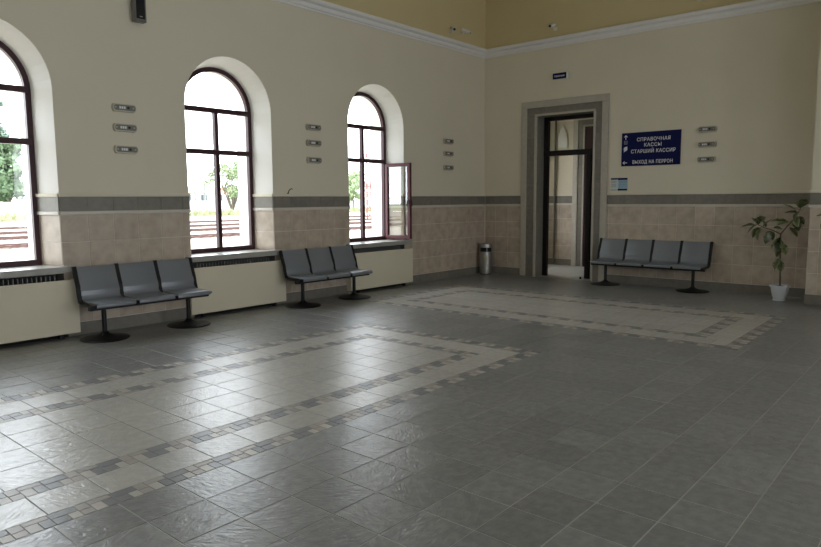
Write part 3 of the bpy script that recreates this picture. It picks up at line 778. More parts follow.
def make_bench(name, n, loc, rz, label):
    r = empty(name, loc, rz); tag(r, label, 'bench')
    W = n*PITCH_S; x0 = -W/2
    seat_me = None
    for k in range(n):
        c = x0+(k+0.5)*PITCH_S; hw = PITCH_S/2-0.022
        if seat_me is None: seat_me = sheet(SP, -hw, hw, 0.010).mesh('seat', M['seat'], smooth=True, bevel=0.003)
        s = link('seat', seat_me, r, (c, 0, 0))
    bp = [(p[0]+0.006, p[1]) for p in SP[:4]] + [(0.150, 0.52), (0.128, 0.445), (0.08, 0.430), (-0.10, 0.425), (-0.20, 0.430)]
    bp[0] = (bp[0][0]+0.001, bp[0][1]+0.008)
    br_me = sheet(bp, -0.024, 0.024, 0.020).mesh('bracket', M['black_metal'])
    for k in range(n+1):
        link('bracket', br_me, r, (x0+k*PITCH_S+(0.004 if k == 0 else -0.004 if k == n else 0), -0.006, 0))
    MB().box(x0-0.01, -x0+0.01, -0.150, -0.080, 0.362, 0.412).build('beam', M['black_metal'], r, bevel=0.004)
    for k in range(n):
        c = x0+(k+0.5)*PITCH_S
        MB().box(c-0.03, c+0.03, -0.21, 0.12, 0.408, 0.446).build('seat_support', M['black_metal'], r, bevel=0.003)
    lm = MB().tube([(0, 0, 0.03), (0, 0, 0.41)], 0.027, 16).mesh('post', M['black_metal'], smooth=True)
    dm = MB().lathe([(0.0, 0.0), (0.268, 0.0), (0.272, 0.006), (0.262, 0.014), (0.18, 0.026), (0.10, 0.042), (0.05, 0.062), (0.03, 0.085), (0.0, 0.086)], 40).mesh('base_disc', M['black_metal'], smooth=True)
    for sx in (-1, 1):
        x = sx*(n-1)/2*PITCH_S*(1.09 if n == 3 else 1.05)
        link('post', lm, r, (x, 0, 0)); link('base_disc', dm, r, (x, 0, 0))
    return r
make_bench('waiting_bench', 3, (-7.965, -0.445, 0), 0, 'three-seat blue-grey metal bench on the pier nearest the viewer, beneath the black speaker')
make_bench('waiting_bench', 3, (-4.945, -0.43, 0), 0, 'three-seat blue-grey metal bench beside the window with the open casement')
make_bench('waiting_bench', 4, (-0.300, -3.715, 0), math.radians(-90), 'four-seat blue-grey metal bench under the large blue sign, right of the doorway')

# ------------------------------------------------------------------ litter bin
bn = empty('litter_bin', (-0.25, -0.21, 0)); tag(bn, 'steel cylinder litter bin standing in the room corner', 'bin')
MB().lathe([(0.0, 0.02), (0.128, 0.02), (0.130, 0.03), (0.130, 0.485), (0.0, 0.486)], 36).build('body', M['steel'], bn, smooth=True)
MB().lathe([(0.0, 0.0), (0.12, 0.0), (0.12, 0.022), (0.0, 0.022)], 30).build('foot_ring', M['black_metal'], bn)
MB().lathe([(0.0, 0.484), (0.118, 0.485), (0.118, 0.575), (0.0, 0.576)], 30).build('opening', M['black_metal'], bn)
hd = MB().lathe([(0.0, 0.573), (0.131, 0.573), (0.132, 0.64), (0.128, 0.655), (0.09, 0.668), (0.0, 0.672)], 36).build('lid', M['steel'], bn, smooth=True)
for a in (45, 135, 225, 315):
    MB().cbox((0.124*math.cos(math.radians(a)), 0.124*math.sin(math.radians(a)), 0.53), (0.018, 0.018, 0.095)).build('upright', M['steel'], bn)
st = MB()
for k in range(4):
    a0 = math.radians(216-10+5*k); a1 = math.radians(216-10+5*(k+1)); rr = 0.1312
    st.quad((rr*math.cos(a0), rr*math.sin(a0), 0.32), (rr*math.cos(a1), rr*math.sin(a1), 0.32), (rr*math.cos(a1), rr*math.sin(a1), 0.375), (rr*math.cos(a0), rr*math.sin(a0), 0.375))
s_ = st.build('sticker', M['yellow'], bn)
MB().cbox((0.1322*math.cos(math.radians(216)), 0.1322*math.sin(math.radians(216)), 0.348), (0.004, 0.016, 0.022)).build('bin_symbol', M['black_metal'], s_)

# ------------------------------------------------------------------ wall fittings (three in each stack)
def make_fitting(loc, rz, label, group, knob):
    """oblong wall fitting facing local -y, 0.30 m wide"""
    r = empty('wall_fitting', loc, rz); tag(r, label, 'wall fitting', group)
    n = 8; W, H = 0.150, 0.050; pts = []
    for sx in (1, -1):
        for k in range(n+1):
            a = (-math.pi/2+math.pi*k/n) if sx == 1 else (math.pi/2+math.pi*k/n)
            pts.append((sx*(W-0.026)+0.026*math.cos(a), H*math.sin(a) if True else 0))
    def plate(sc_, y0, y1, mt, nm, par):
        mb = MB(); m_ = len(pts)
        vs = [(p[0]*sc_[0], y0, p[1]*sc_[1]) for p in pts] + [(p[0]*sc_[2], y1, p[1]*sc_[3]) for p in pts]
        mb.add(vs, [tuple(range(m_))[::-1], tuple(range(m_, 2*m_))] + [(i, (i+1) % m_, m_+(i+1) % m_, m_+i) for i in range(m_)])
        return mb.build(nm, M[mt], par, smooth=False)
    plate((1, 1, 0.97, 0.90), 0.0, -0.045, 'fitting', 'body', r)
    f = plate((0.90, 0.66, 0.90, 0.66), -0.045, -0.049, 'fitting_dark', 'face_plate', r)
    for k in range(3):
        MB().cbox((-0.062+0.028*k, -0.051, 0.0), (0.020, 0.005, 0.030)).build('grille', M['sign_white'], f)
    MB().cbox((0.040, -0.052, 0.0), (0.026, 0.008, 0.026)).build('knob', M['black_metal'], f)
    for sx in (-0.118, 0.105):
        MB().lathe([(0, 0.0), (0.011, 0.0), (0.011, 0.006), (0, 0.007)], 10).build('screw', M['steel'], f).matrix_local = Matrix.Translation((sx, -0.049, 0)) @ Matrix.Rotation(math.radians(90), 4, 'X')
    return r
def stack(c, zs, axis, group, where):
    for z, pos in zip(zs, ('topmost', 'middle', 'lowest')):
        loc = (c, -0.001, z) if axis == 'y' else (-0.001, c, z)
        make_fitting(loc, 0 if axis == 'y' else math.radians(-90), '%s grey metal fitting of the three stacked %s' % (pos, where), group, True)
ZF = (2.745, 2.500, 2.225)
stack(-7.925, (2.745, 2.505, 2.238), 'y', 'wall fittings below the speaker', 'below the black speaker')
stack(-4.845, (2.745, 2.500, 2.230), 'y', 'wall fittings above the middle bench', 'above the middle bench')
stack(-1.31, ZF, 'y', 'wall fittings near the corner', 'between the open casement and the corner')
stack(-4.555, (2.75, 2.495, 2.245), 'x', 'wall fittings beside the sign', 'beside the large blue sign')

# ------------------------------------------------------------------ speaker, cameras, hook
sp = empty('column_speaker', (-7.700, 0.0, 3.80)); tag(sp, 'tall narrow black column speaker on the wall above the stacked fittings', 'speaker')
MB().box(-0.078, 0.078, -0.125, -0.035, 0.0, 0.95).build('cabinet', M['grey_plastic'], sp, bevel=0.012)
MB().box(-0.056, 0.056, -0.132, -0.122, 0.035, 0.92).build('grille', M['black_cloth'], sp, bevel=0.004)
MB().box(-0.018, 0.018, -0.135, -0.131, 0.055, 0.066).build('badge', M['steel'], sp)
for z in (0.15, 0.78): MB().box(-0.03, 0.03, -0.05, 0.0, z, z+0.05).build('bracket', M['black_metal'], sp)

def cctv(loc, rz, label, n=1):
    r = empty('security_camera', loc, rz); tag(r, label, 'camera', 'small cameras above the cornice')
    MB().lathe([(0, 0), (0.04, 0), (0.04, 0.012), (0, 0.014)], 16).build('wall_plate', M['white_plastic'], r).matrix_local = Matrix.Rotation(math.radians(90), 4, 'X')
    MB().tube([(0, -0.01, 0), (0, -0.07, 0.0), (0.0, -0.09, 0.03)], 0.012, 8).build('arm', M['white_plastic'], r)
    b = MB().tube([(0, -0.06, 0.075), (0.0, -0.22, 0.01)], [0.036, 0.036], 14).build('body', M['white_plastic'], r, smooth=True)
    MB().tube([(0, -0.218, 0.011), (0.0, -0.226, 0.008)], [0.026, 0.026], 14).build('lens', M['black_metal'], b)
    return r
cctv((-1.20, 0.0, 4.86), math.radians(-35), 'small pale camera above the cornice near the corner, farther from the corner of the pair')
cctv((-0.93, 0.0, 4.88), math.radians(30), 'small pale camera above the cornice near the corner, nearer the corner of the pair')
cctv((0.0, -1.64, 4.88), math.radians(-90), 'small white camera above the cornice over the doorway')
fx = empty('flood_light', (0.0, -4.45, 4.92)); tag(fx, 'pale flood light above the cornice, cut by the top of the picture', 'light fitting')
MB().box(-0.14, -0.04, -0.10, 0.10, -0.06, 0.12).build('housing', M['white_plastic'], fx, bevel=0.01)
MB().box(-0.04, 0.0, -0.03, 0.03, 0.0, 0.05).build('bracket', M['black_metal'], fx)
hk = MB().tube([(-5.39, -0.030, 1.70), (-5.385, -0.035, 1.74), (-5.37, -0.05, 1.765), (-5.345, -0.055, 1.775), (-5.325, -0.05, 1.768)], 0.006, 8)
hk.tube([(-5.39, 0.0, 1.705), (-5.39, -0.034, 1.702)], 0.006, 8)
o = hk.build('wire_hook', M['black_metal'], None, smooth=True); tag(o, 'small bent dark wire hook on the wall just above the grey band', 'hook')

# ------------------------------------------------------------------ signs
def text_obj(name, s, size, parent, loc, mt, align='CENTER', bold=0.0, width=None, extrude=0.001):
    """lettering as a mesh, lying in the y-z plane of a wall facing -x (reads towards -y)"""
    cu = bpy.data.curves.new(name, 'FONT'); cu.body = s; cu.size = size; cu.align_x = align; cu.align_y = 'CENTER'; cu.extrude = extrude
    cu.offset = bold; cu.space_character = 1.1; cu.resolution_u = 2
    t = bpy.data.objects.new(name, cu); COL.objects.link(t)
    bpy.context.view_layer.update()
    me = bpy.data.meshes.new_from_object(t.evaluated_get(bpy.context.evaluated_depsgraph_get()))
    bpy.data.objects.remove(t)
    xs_ = [v.co.x for v in me.vertices]
    if width and xs_:
        cur = max(xs_)-min(xs_)
        f = width/cur
        for v in me.vertices: v.co.x *= f
    me.materials.clear(); me.materials.append(M[mt]); me.shade_flat()
    o = bpy.data.objects.new(name, me); COL.objects.link(o); o.parent = parent
    # text x -> -y, text y -> z, text z -> -x
    o.matrix_local = Matrix.Translation(loc) @ Matrix(((0, 0, -1, 0), (-1, 0, 0, 0), (0, 1, 0, 0), (0, 0, 0, 1)))
    return o
def flat(name, parent, pts, mt, x=-0.0245, th=0.002):
    """small flat printed shape; pts = (y, z)"""
    k = len(pts)
    vs = [(x, p[0], p[1]) for p in pts] + [(x-th, p[0], p[1]) for p in pts]
    return MB().add(vs, [tuple(range(k)), tuple(range(k, 2*k))] + [(i, (i+1) % k, k+(i+1) % k, k+i) for i in range(k)]).build(name, M[mt], parent)
sg = empty('direction_sign', (0, -3.585, 2.48)); tag(sg, 'large dark blue sign with four lines of white lettering and arrows', 'sign')
MB().box(-0.024, -0.002, -0.532, 0.532, -0.300, 0.300).build('board', M['sign_blue'], sg, bevel=0.003)
XF = -0.0262
for s_, z, wd, y in (('СПРАВОЧНАЯ', 0.165, 0.60, -0.055), ('КАССЫ', 0.065, 0.31, -0.045), ('СТАРШИЙ КАССИР', -0.045, 0.80, -0.05), ('ВЫХОД НА ПЕРРОН', -0.237, 0.72, -0.045)):
    text_obj('lettering', s_, 0.088, sg, (XF, y, z), 'sign_white', bold=0.0009, width=wd)
def arrow(par, cy, cz, up):
    P = [(0, 0.042), (0.036, 0.002), (0.022, 0.002), (0.007, 0.018), (0.007, -0.040), (-0.007, -0.040), (-0.007, 0.018), (-0.022, 0.002), (-0.036, 0.002)]
    if not up: P = [(q, p) for p, q in P]
    flat('arrow', par, [(cy+p, cz+q) for p, q in P], 'sign_white')
arrow(sg, 0.455, 0.222, True)
arrow(sg, 0.462, -0.240, False)
# round-cornered square icon with bars
for a, b, c, d in ((0.425, 0.485, 0.152, 0.160), (0.425, 0.485, 0.096, 0.104), (0.425, 0.433, 0.104, 0.152), (0.477, 0.485, 0.104, 0.152), (0.442, 0.468, 0.132, 0.140), (0.442, 0.468, 0.116, 0.124)):
    flat('icon', sg, [(a, c), (b, c), (b, d), (a, d)], 'sign_grey')
flat('icon', sg, [(0.435, -0.018), (0.485, -0.045), (0.492, 0.030), (0.470, 0.048), (0.425, 0.055), (0.420, 0.002)], 'sign_white')

ss = empty('door_sign', (0, -1.785, 3.965)); tag(ss, 'small blue sign with tiny white lettering above the doorway', 'sign')
MB().box(-0.060, -0.004, -0.165, 0.150, -0.056, 0.056).build('housing', M['white_plastic'], ss, bevel=0.004)
MB().box(-0.066, -0.060, -0.135, 0.150, -0.056, 0.056).build('board', M['sign_blue'], ss)
text_obj('lettering', 'Справочная', 0.050, ss, (-0.0682, 0.008, -0.002), 'sign_white', bold=0.0008, width=0.215)

nt_ = empty('notice_board', (0, -3.015, 1.852)); tag(nt_, 'small notice of two pages with dark blue header beside the doorway', 'notice')
MB().box(-0.012, -0.001, -0.165, 0.160, -0.118, 0.118).build('backing', M['notice_green'], nt_)
flat('header', nt_, [(0.158, 0.088), (0.025, 0.088), (0.025, 0.116), (0.158, 0.116)], 'sign_blue', -0.0125)
flat('header', nt_, [(0.020, 0.080), (-0.163, 0.080), (-0.163, 0.116), (0.020, 0.116)], 'sign_blue', -0.0125)
flat('page', nt_, [(0.010, 0.076), (-0.160, 0.076), (-0.160, -0.078), (0.010, -0.078)], 'notice_blue', -0.0125)
flat('footer', nt_, [(0.020, -0.082), (-0.163, -0.082), (-0.163, -0.116), (0.020, -0.116)], 'sign_blue', -0.0125)
flat('footer', nt_, [(0.158, -0.096), (0.040, -0.096), (0.040, -0.112), (0.158, -0.112)], 'sign_grey', -0.0125)
for z in (0.055, 0.035, 0.0, -0.02, -0.045): flat('print_line', nt_, [(0.148, z), (0.05, z), (0.05, z+0.010), (0.148, z+0.010)], 'sign_grey', -0.0125)
for z in (0.05, 0.025, -0.01): flat('print_line', nt_, [(-0.01, z), (-0.145, z), (-0.145, z+0.008), (-0.01, z+0.008)], 'sign_grey', -0.0145)

# ------------------------------------------------------------------ plants
def leaf_mesh(L_, W_, mt):
    n = 8; mb = MB(); vs = []; fs = []
    for i in range(n+1):
        t = i/n; wv = W_/2*math.sin(math.pi*min(1, t*0.98+0.01))**0.8*(1.0 if t < 0.5 else 1.0)
        z = -0.30*L_*t*t
        vs += [(-wv, t*L_, z+0.22*wv), (-wv*0.55, t*L_, z+0.10*wv), (0, t*L_, z), (wv*0.55, t*L_, z+0.10*wv), (wv, t*L_, z+0.22*wv)]
    me = bpy.data.meshes.new('leaf')
    mi = []
    for i in range(n):
        for k in range(4):
            fs.append((i*5+k, i*5+k+1, (i+1)*5+k+1, (i+1)*5+k)); mi.append(0 if k in (1, 2) else 1)
    me.from_pydata(vs, [], fs); me.materials.append(M['leaf']); me.materials.append(M['leaf_edge'])
    for p, q in zip(me.polygons, mi): p.material_index = q if random.random() < 0.5 else 0
    me.shade_smooth()
    return me
LM = [leaf_mesh(0.205, 0.125, 0), leaf_mesh(0.185, 0.112, 0), leaf_mesh(0.155, 0.10, 0)]
def pot(parent, r=0.155, h=0.255, mt='pot'):
    MB().lathe([(0, 0.0), (r*0.66, 0.0), (r*0.68, 0.012), (r*0.66, 0.028), (r*0.62, 0.034), (r*0.70, 0.06), (r*0.86, 0.14), (r*0.93, h-0.035), (r*1.05, h-0.032), (r*1.07, h-0.01), (r*1.04, h),
                (r*0.93, h), (r*0.90, h-0.03), (0, h-0.032)], 36).build('pot', M[mt], parent, smooth=True)
    MB().lathe([(r*0.90, h-0.028), (r*0.6, h-0.018), (0, h-0.014)], 20).build('soil', M['soil'], parent)
def add_leaf(par, p, d, k, roll=0.0):
    """leaf blade starting at p pointing along d"""
    d = Vector(d).normalized(); up = Vector((0, 0, 1)); sx = d.cross(up)
    if sx.length < 0.1: sx = Vector((1, 0, 0))
    sx.normalize(); nz = sx.cross(d).normalized()
    R_ = Matrix((sx, d, nz)).transposed().to_4x4() @ Matrix.Rotation(roll, 4, 'Y')
    o = link('leaf', LM[k % 3], par); o.matrix_local = Matrix.Translation(p) @ R_
ficus = empty('potted_ficus', (-0.50, -5.872, 0)); tag(ficus, 'tall ficus plant in a white pot standing beside the pilaster', 'plant')
pot(ficus, 0.138, 0.24)
def wy(y, z, x=0.0): return Vector((x, y+5.845, z))
trunk = [wy(-5.845, 0.20), wy(-5.835, 0.45, 0.01), wy(-5.825, 0.75, -0.01), wy(-5.815, 1.03, 0.0)]
brL = [trunk[-1], wy(-5.70, 1.09, -0.03), wy(-5.58, 1.13, -0.05), wy(-5.47, 1.18, -0.02)]
brR = [trunk[-1], wy(-5.88, 1.13, 0.02), wy(-5.97, 1.25, 0.02), wy(-6.04, 1.36, 0.0), wy(-6.07, 1.44, 0.0)]
MB().tube(trunk, [0.014, 0.012, 0.011, 0.010], 8).build('trunk', M['stem'], ficus, smooth=True)
MB().tube(brL, [0.009, 0.008, 0.006, 0.004], 7).build('branch', M['stem'], ficus, smooth=True)
MB().tube(brR, [0.010, 0.009, 0.007, 0.005, 0.004], 7).build('branch', M['stem'], ficus, smooth=True)
# (base y, base z, dy, dz, dx, size)
LV = [(-5.48, 1.18, 0.10, 0.55, -0.5, 1), (-5.48, 1.17, 0.9, -0.55, -0.3, 1), (-5.57, 1.13, -0.5, 0.9, -0.3, 0), (-5.53, 1.13, 0.35, -0.9, -0.4, 0), (-5.50, 1.13, 0.6, -0.75, 0.3, 1),
      (-5.64, 1.08, -0.05, -1.0, -0.4, 0), (-5.66, 1.08, -0.3, -0.8, 0.4, 2), (-5.50, 1.20, -0.3, 0.6, 0.4, 2),
      (-5.80, 1.00, 0.55, -0.7, -0.5, 0), (-5.81, 0.98, 0.3, -1.0, -0.2, 0), (-5.82, 0.95, -0.45, -0.9, -0.4, 0), (-5.82, 0.92, 0.7, -0.8, -0.1, 1), (-5.82, 0.93, -0.2, -1.0, 0.3, 1), (-5.82, 0.90, 0.15, -0.8, -0.8, 2),
      (-5.83, 0.85, 0.5, -0.8, 0.3, 1), (-5.82, 0.62, 0.5, -0.8, -0.4, 1), (-5.83, 0.63, -0.15, -1.0, -0.5, 1), (-5.83, 0.60, 0.1, -0.9, -0.1, 2),
      (-5.88, 1.25, 0.95, 0.15, -0.4, 0), (-5.93, 1.22, 0.6, 0.0, -0.6, 1), (-5.84, 1.10, 0.4, 0.3, -0.6, 2),
      (-5.98, 1.27, -0.55, -0.8, -0.5, 0), (-6.00, 1.28, -0.75, -0.6, -0.2, 0), (-6.02, 1.30, -0.2, -0.9, -0.6, 1), (-5.93, 1.14, -0.75, -0.55, -0.3, 1),
      (-6.02, 1.38, 0.65, 0.70, -0.3, 0), (-6.04, 1.36, 0.9, 0.25, -0.4, 1), (-6.05, 1.40, -0.7, 0.25, -0.4, 1), (-6.06, 1.43, -0.45, 0.85, -0.3, 0), (-6.07, 1.44, -0.75, 0.6, 0.1, 0), (-6.06, 1.44, -0.1, 1.0, -0.3, 1), (-6.04, 1.38, 0.3, -0.6, -0.8, 2), (-5.50, 1.17, -0.1, 0.95, -0.6, 0), (-5.60, 1.13, 0.1, 0.9, -0.5, 1), (-5.45, 1.16, 0.95, 0.1, -0.4, 0), (-5.56, 1.12, 0.5, -0.9, -0.2, 0),
      (-5.90, 1.20, 0.8, 0.45, -0.4, 0), (-5.82, 0.97, 0.75, -0.6, -0.4, 0), (-5.82, 0.90, -0.6, -0.75, -0.5, 0), (-5.83, 0.66, 0.35, -0.6, -0.8, 0), (-6.0, 1.30, -0.7, -0.3, -0.7, 0)]
for (y, z, dy, dz, dx, k) in LV:
    if y < -6.0: dy = max(dy, -0.30)
    add_leaf(ficus, wy(y, z, -0.04 if y < -6 else 0.0), (dx-(0.45 if y < -6 and dy < 0 else 0.0), dy, dz), k, random.uniform(-0.6, 0.6))
# second plant, mostly beyond the picture edge
f2 = empty('leafy_plant', (-1.15, -6.72, 0)); tag(f2, 'leafy plant reaching in at the picture edge in front of the pilaster', 'plant')
pot(f2, 0.17, 0.28)
MB().tube([(0, 0, 0.2), (0.01, 0.02, 0.7), (0.0, 0.06, 1.15), (0.0, 0.14, 1.33)], [0.016, 0.013, 0.010, 0.006], 8).build('trunk', M['stem'], f2, smooth=True)
MB().tube([(0.0, 0.06, 1.15), (0.02, -0.08, 1.30), (0, -0.2, 1.42)], [0.009, 0.007, 0.004], 7).build('branch', M['stem'], f2, smooth=True)
for (y, z, dy, dz, dx, k) in [(0.12, 1.33, 0.9, 0.25, -0.2, 1), (0.12, 1.32, 0.7, -0.6, -0.4, 0), (0.10, 1.30, 0.3, -0.9, -0.5, 0), (0.14, 1.34, 0.3, 0.8, -0.4, 1), (0.13, 1.33, 0.8, 0.6, -0.2, 2), (0.10, 1.30, 0.85, -0.3, 0.3, 1),
                              (0.06, 1.20, 0.6, -0.8, -0.2, 0), (0.05, 1.18, -0.6, -0.7, -0.4, 0), (-0.18, 1.41, -0.6, 0.5, -0.3, 0), (-0.2, 1.42, -0.9, -0.2, -0.3, 1), (-0.18, 1.40, 0.2, 0.9, -0.4, 1), (-0.15, 1.36, 0.3, -0.8, -0.5, 0),
                              (0.05, 1.10, -0.8, 0.1, -0.4, 0), (0.03, 0.95, 0.5, -0.5, -0.6, 1), (0.02, 0.9, -0.7, -0.4, 0.3, 0)]:
    add_leaf(f2, Vector((0, y, z)), (dx, dy, dz), k, random.uniform(-0.5, 0.5))

# ------------------------------------------------------------------ outside: platform, tracks, fence, trees, mast
GZ = -0.35
M['platform'] = mat('sandy_platform', (0.50, 0.46, 0.40), 0.9, spec=0.1, noise=(0.25, 0.6, (0.42, 0.37, 0.31)))
M['ballast'] = mat('track_ballast', (0.34, 0.30, 0.27), 0.95, spec=0.1, noise=(0.4, 0.8, (0.24, 0.20, 0.17)))
M['rail'] = mat('rusty_rail', (0.085, 0.045, 0.040), 0.8, spec=0.1, noise=(3, 0.6, (0.11, 0.065, 0.055)))
M['grass'] = mat('dry_grass', (0.16, 0.19, 0.09), 0.95, spec=0.1, noise=(0.8, 0.9, (0.30, 0.27, 0.18)))
M['concrete'] = mat('white_fence_concrete', (0.52, 0.53, 0.54), 0.85, spec=0.1, noise=(0.5, 0.3, (0.46, 0.47, 0.48)))
M['foliage'] = mat('tree_foliage', (0.085, 0.13, 0.070), 0.7, spec=0.15, noise=(0.35, 0.9, (0.14, 0.19, 0.11)))
M['foliage2'] = mat('pale_tree_foliage', (0.20, 0.26, 0.14), 0.7, spec=0.15, noise=(0.5, 0.9, (0.26, 0.31, 0.18)))
M['foliage3'] = mat('bluish_tree_foliage', (0.14, 0.19, 0.15), 0.7, spec=0.15, noise=(0.35, 0.9, (0.19, 0.24, 0.19)))
M['bark'] = mat('tree_bark', (0.10, 0.08, 0.06), 0.9)
M['mast_red'] = mat('mast_red_paint', (0.15, 0.06, 0.05), 0.6)
M['house'] = mat('pale_house_render', (0.55, 0.54, 0.52), 0.9, spec=0.1)
M['house_roof'] = mat('red_house_roof', (0.36, 0.16, 0.12), 0.8)
M['house_glass'] = mat('dark_house_window', (0.05, 0.06, 0.08), 0.2)

g = MB().quad((-60, 0.74, GZ), (160, 0.74, GZ), (160, 21, GZ), (-60, 21, GZ)).build('ground_platform', M['platform']); tag(g, kind='structure')
g = MB().quad((-80, 21, GZ-0.02), (300, 21, GZ-0.02), (300, 62, GZ-0.02), (-80, 62, GZ-0.02)).build('ground_ballast', M['ballast']); tag(g, kind='structure')
g = MB().quad((-200, 62, GZ-0.02), (700, 62, GZ-0.02), (700, 700, GZ-0.02), (-200, 700, GZ-0.02)).build('ground_verge', M['grass']); tag(g, kind='structure')
LT = ['railway track nearest the platform, seen through the windows', 'second railway track from the platform', 'third railway track from the platform', 'farthest railway track before the white fence']
for k, y in enumerate((24.0, 31.0, 37.5, 46.0)):
    r = empty('railway_track', (40, y, GZ)); tag(r, LT[k], 'railway track', 'railway tracks beyond the platform')
    for dy in (-0.76, 0.76):
        MB().box(-95, 110, dy-0.05, dy+0.05, -0.01, 0.085).build('rail', M['rail'], r)
    sl = MB()
    for q in range(260): sl.box(-60+q*0.6, -60+q*0.6+0.24, -1.3, 1.3, -0.03, 0.015)
    s_ = sl.build('sleepers', M['bark'], r); tag(s_, kind='stuff')
fe = empty('concrete_fence', (60, 95, GZ)); tag(fe, 'long white concrete panel fence beyond the railway tracks', 'fence')
pm = MB().box(0.04, 3.0, -0.06, 0.06, 0, 1.95).mesh('fence_panel', M['concrete'])
for k in range(56): link('fence_panel', pm, fe, (-75+3.04*k, 0, random.uniform(-0.04, 0.04)))

def tree(loc, kind, h, wd, mt, label, trunk_h=0.3, nleaf=2600, seed=1, group=None, leaf=0.5, shape='round'):
    rnd = random.Random(seed)
    r = empty(kind, loc); tag(r, label, 'tree', group)
    mb = MB()
    n_br = 7
    clumps = []
    for i in range(26 if shape == 'round' else 34):
        t = rnd.random()
        if shape == 'round':
            a = rnd.uniform(0, 6.283); rr = wd/2*math.sqrt(rnd.random())*0.75; z = h*(trunk_h+(1-trunk_h)*rnd.uniform(0.12, 0.88))
            f = 1-abs((z/h-trunk_h)/(1-trunk_h)-0.45)*1.1; rr *= max(0.3, f); cr = wd*0.17
        elif shape == 'poplar':
            a = rnd.uniform(0, 6.283); z = h*(0.1+0.88*t); rr = wd/2*rnd.random()*(1-t*0.75)*0.8; cr = wd*0.16*(1.15-0.6*t)
        else:   # spreading shrub-like tree with forked stems
            a = rnd.uniform(0, 6.283); z = h*(0.28+0.68*t); rr = wd/2*math.sqrt(rnd.random())*0.85*(0.6+0.5*math.sin(math.pi*t)); cr = wd*0.13
        clumps.append((Vector((rr*math.cos(a), rr*math.sin(a), z)), cr))
    per = nleaf//len(clumps)
    for c, cr in clumps:
        for _ in range(per):
            d = Vector((rnd.gauss(0, 1), rnd.gauss(0, 1), rnd.gauss(0, 1))); d.normalize()
            p = c + d*cr*(rnd.random()**0.45)*Vector((1, 1, 1.25 if shape == 'poplar' else 0.9)).length/1.7
            u = Vector((rnd.gauss(0, 1), rnd.gauss(0, 1), rnd.gauss(0, 1))).normalized(); v = u.cross(d)
            if v.length < 1e-3: continue
            v.normalize(); s = leaf*rnd.uniform(0.5, 1.0)
            mb.add([p-u*s*0.5, p+v*s*0.28, p+u*s*0.5, p-v*s*0.28], [(0, 1, 2, 3)])
    if shape != 'spread':
        for c, cr in clumps:
            q = cr*0.62; n0 = 6
            ring = [(0, -1)] + [(math.sin(math.pi*j/4), -math.cos(math.pi*j/4)) for j in (1, 2, 3)] + [(0, 1)]
            vs = [tuple(c + Vector((a*q*math.cos(1.047*k+c.x)*rnd.uniform(0.8, 1.15), a*q*math.sin(1.047*k+c.x)*rnd.uniform(0.8, 1.15), b*q))) for a, b in ring for k in range(6)]
            mb.add(vs, [(i*6+k, i*6+(k+1) % 6, (i+1)*6+(k+1) % 6, (i+1)*6+k) for i in range(4) for k in range(6)])
    me = bpy.data.meshes.new('foliage'); me.from_pydata(mb.v, [], mb.f); me.materials.append(M[mt])
    link('foliage', me, r)
    tb = MB()
    if shape == 'spread':
        for k in range(5):
            a = k*1.26+0.4; e = Vector((math.cos(a)*wd*0.28, math.sin(a)*wd*0.28, h*0.75))
            tb.tube([(0, 0, 0), e*0.35, e], [h*0.02, h*0.015, h*0.005], 7)
    else:
        tb.tube([(0, 0, 0), (0.1, 0, h*0.4), (0, 0, h*0.92)], [h*0.022, h*0.016, h*0.004], 8)
        for c, cr in clumps[::3]: tb.tube([(0.05, 0, c.z*0.6), tuple(c)], [h*0.008, h*0.003], 6)
    tb.build('trunk', M['bark'], r)
    return r
TG = 'trees beyond the white fence'
T1 = [(8.5, 104, 12.5, 8.4), (17.5, 104, 12.0, 8.4), (25.2, 104, 12.0, 7.6), (32.4, 104, 12.5, 7.6), (41.0, 104, 12.5, 8.4)]
TL = ['dense green tree behind the fence at the edge of the nearest window', 'dense dark green tree behind the fence in the nearest window, beside the edge tree', 'broad dense green tree behind the fence in the middle of the nearest window',
      'low dense green tree behind the fence, right part of the nearest window', 'dense green tree behind the fence at the jamb of the nearest window']
for i, (x, y, h, wd) in enumerate(T1): tree((x, y, GZ), 'dense_tree', h, wd, 'foliage', TL[i], 0.12, 3400, 10+i, TG, 1.0)
tree((27.6, 114, GZ), 'poplar_tree', 18.5, 6.4, 'foliage3', 'tall thin bluish poplar rising above the dense trees, shorter of two', 0.05, 2400, 31, TG, 0.8, 'poplar')
tree((35.2, 116, GZ), 'poplar_tree', 20.5, 6.0, 'foliage3', 'tall thin bluish poplar rising above the dense trees, taller of two', 0.05, 2600, 32, TG, 0.8, 'poplar')
tree((56.0, 91, GZ), 'young_tree', 8.8, 8.6, 'foliage2', 'pale green spreading tree with forked trunk seen in the middle window', 0.2, 3600, 41, None, 0.55, 'spread')
tree((85.5, 91, GZ), 'bushy_tree', 8.0, 6.5, 'foliage2', 'pale green bushy tree at the edge of the open-casement window', 0.1, 2400, 51, None, 0.6, 'round')
# weeds along the fence
wd_ = MB(); rw = random.Random(5)
for q in range(2600):
    x = rw.uniform(5, 110); y = rw.uniform(64, 86); s = rw.uniform(0.15, 0.45); a = rw.uniform(0, 3.14)
    wd_.add([(x-s*math.cos(a), y-s*math.sin(a), GZ), (x+s*math.cos(a), y+s*math.sin(a), GZ), (x+rw.uniform(-.1, .1), y, GZ+s*1.6)], [(0, 1, 2)])
o = wd_.build('weeds', M['grass']); tag(o, 'weeds growing along the ground before the white fence', 'weeds', kind='stuff')
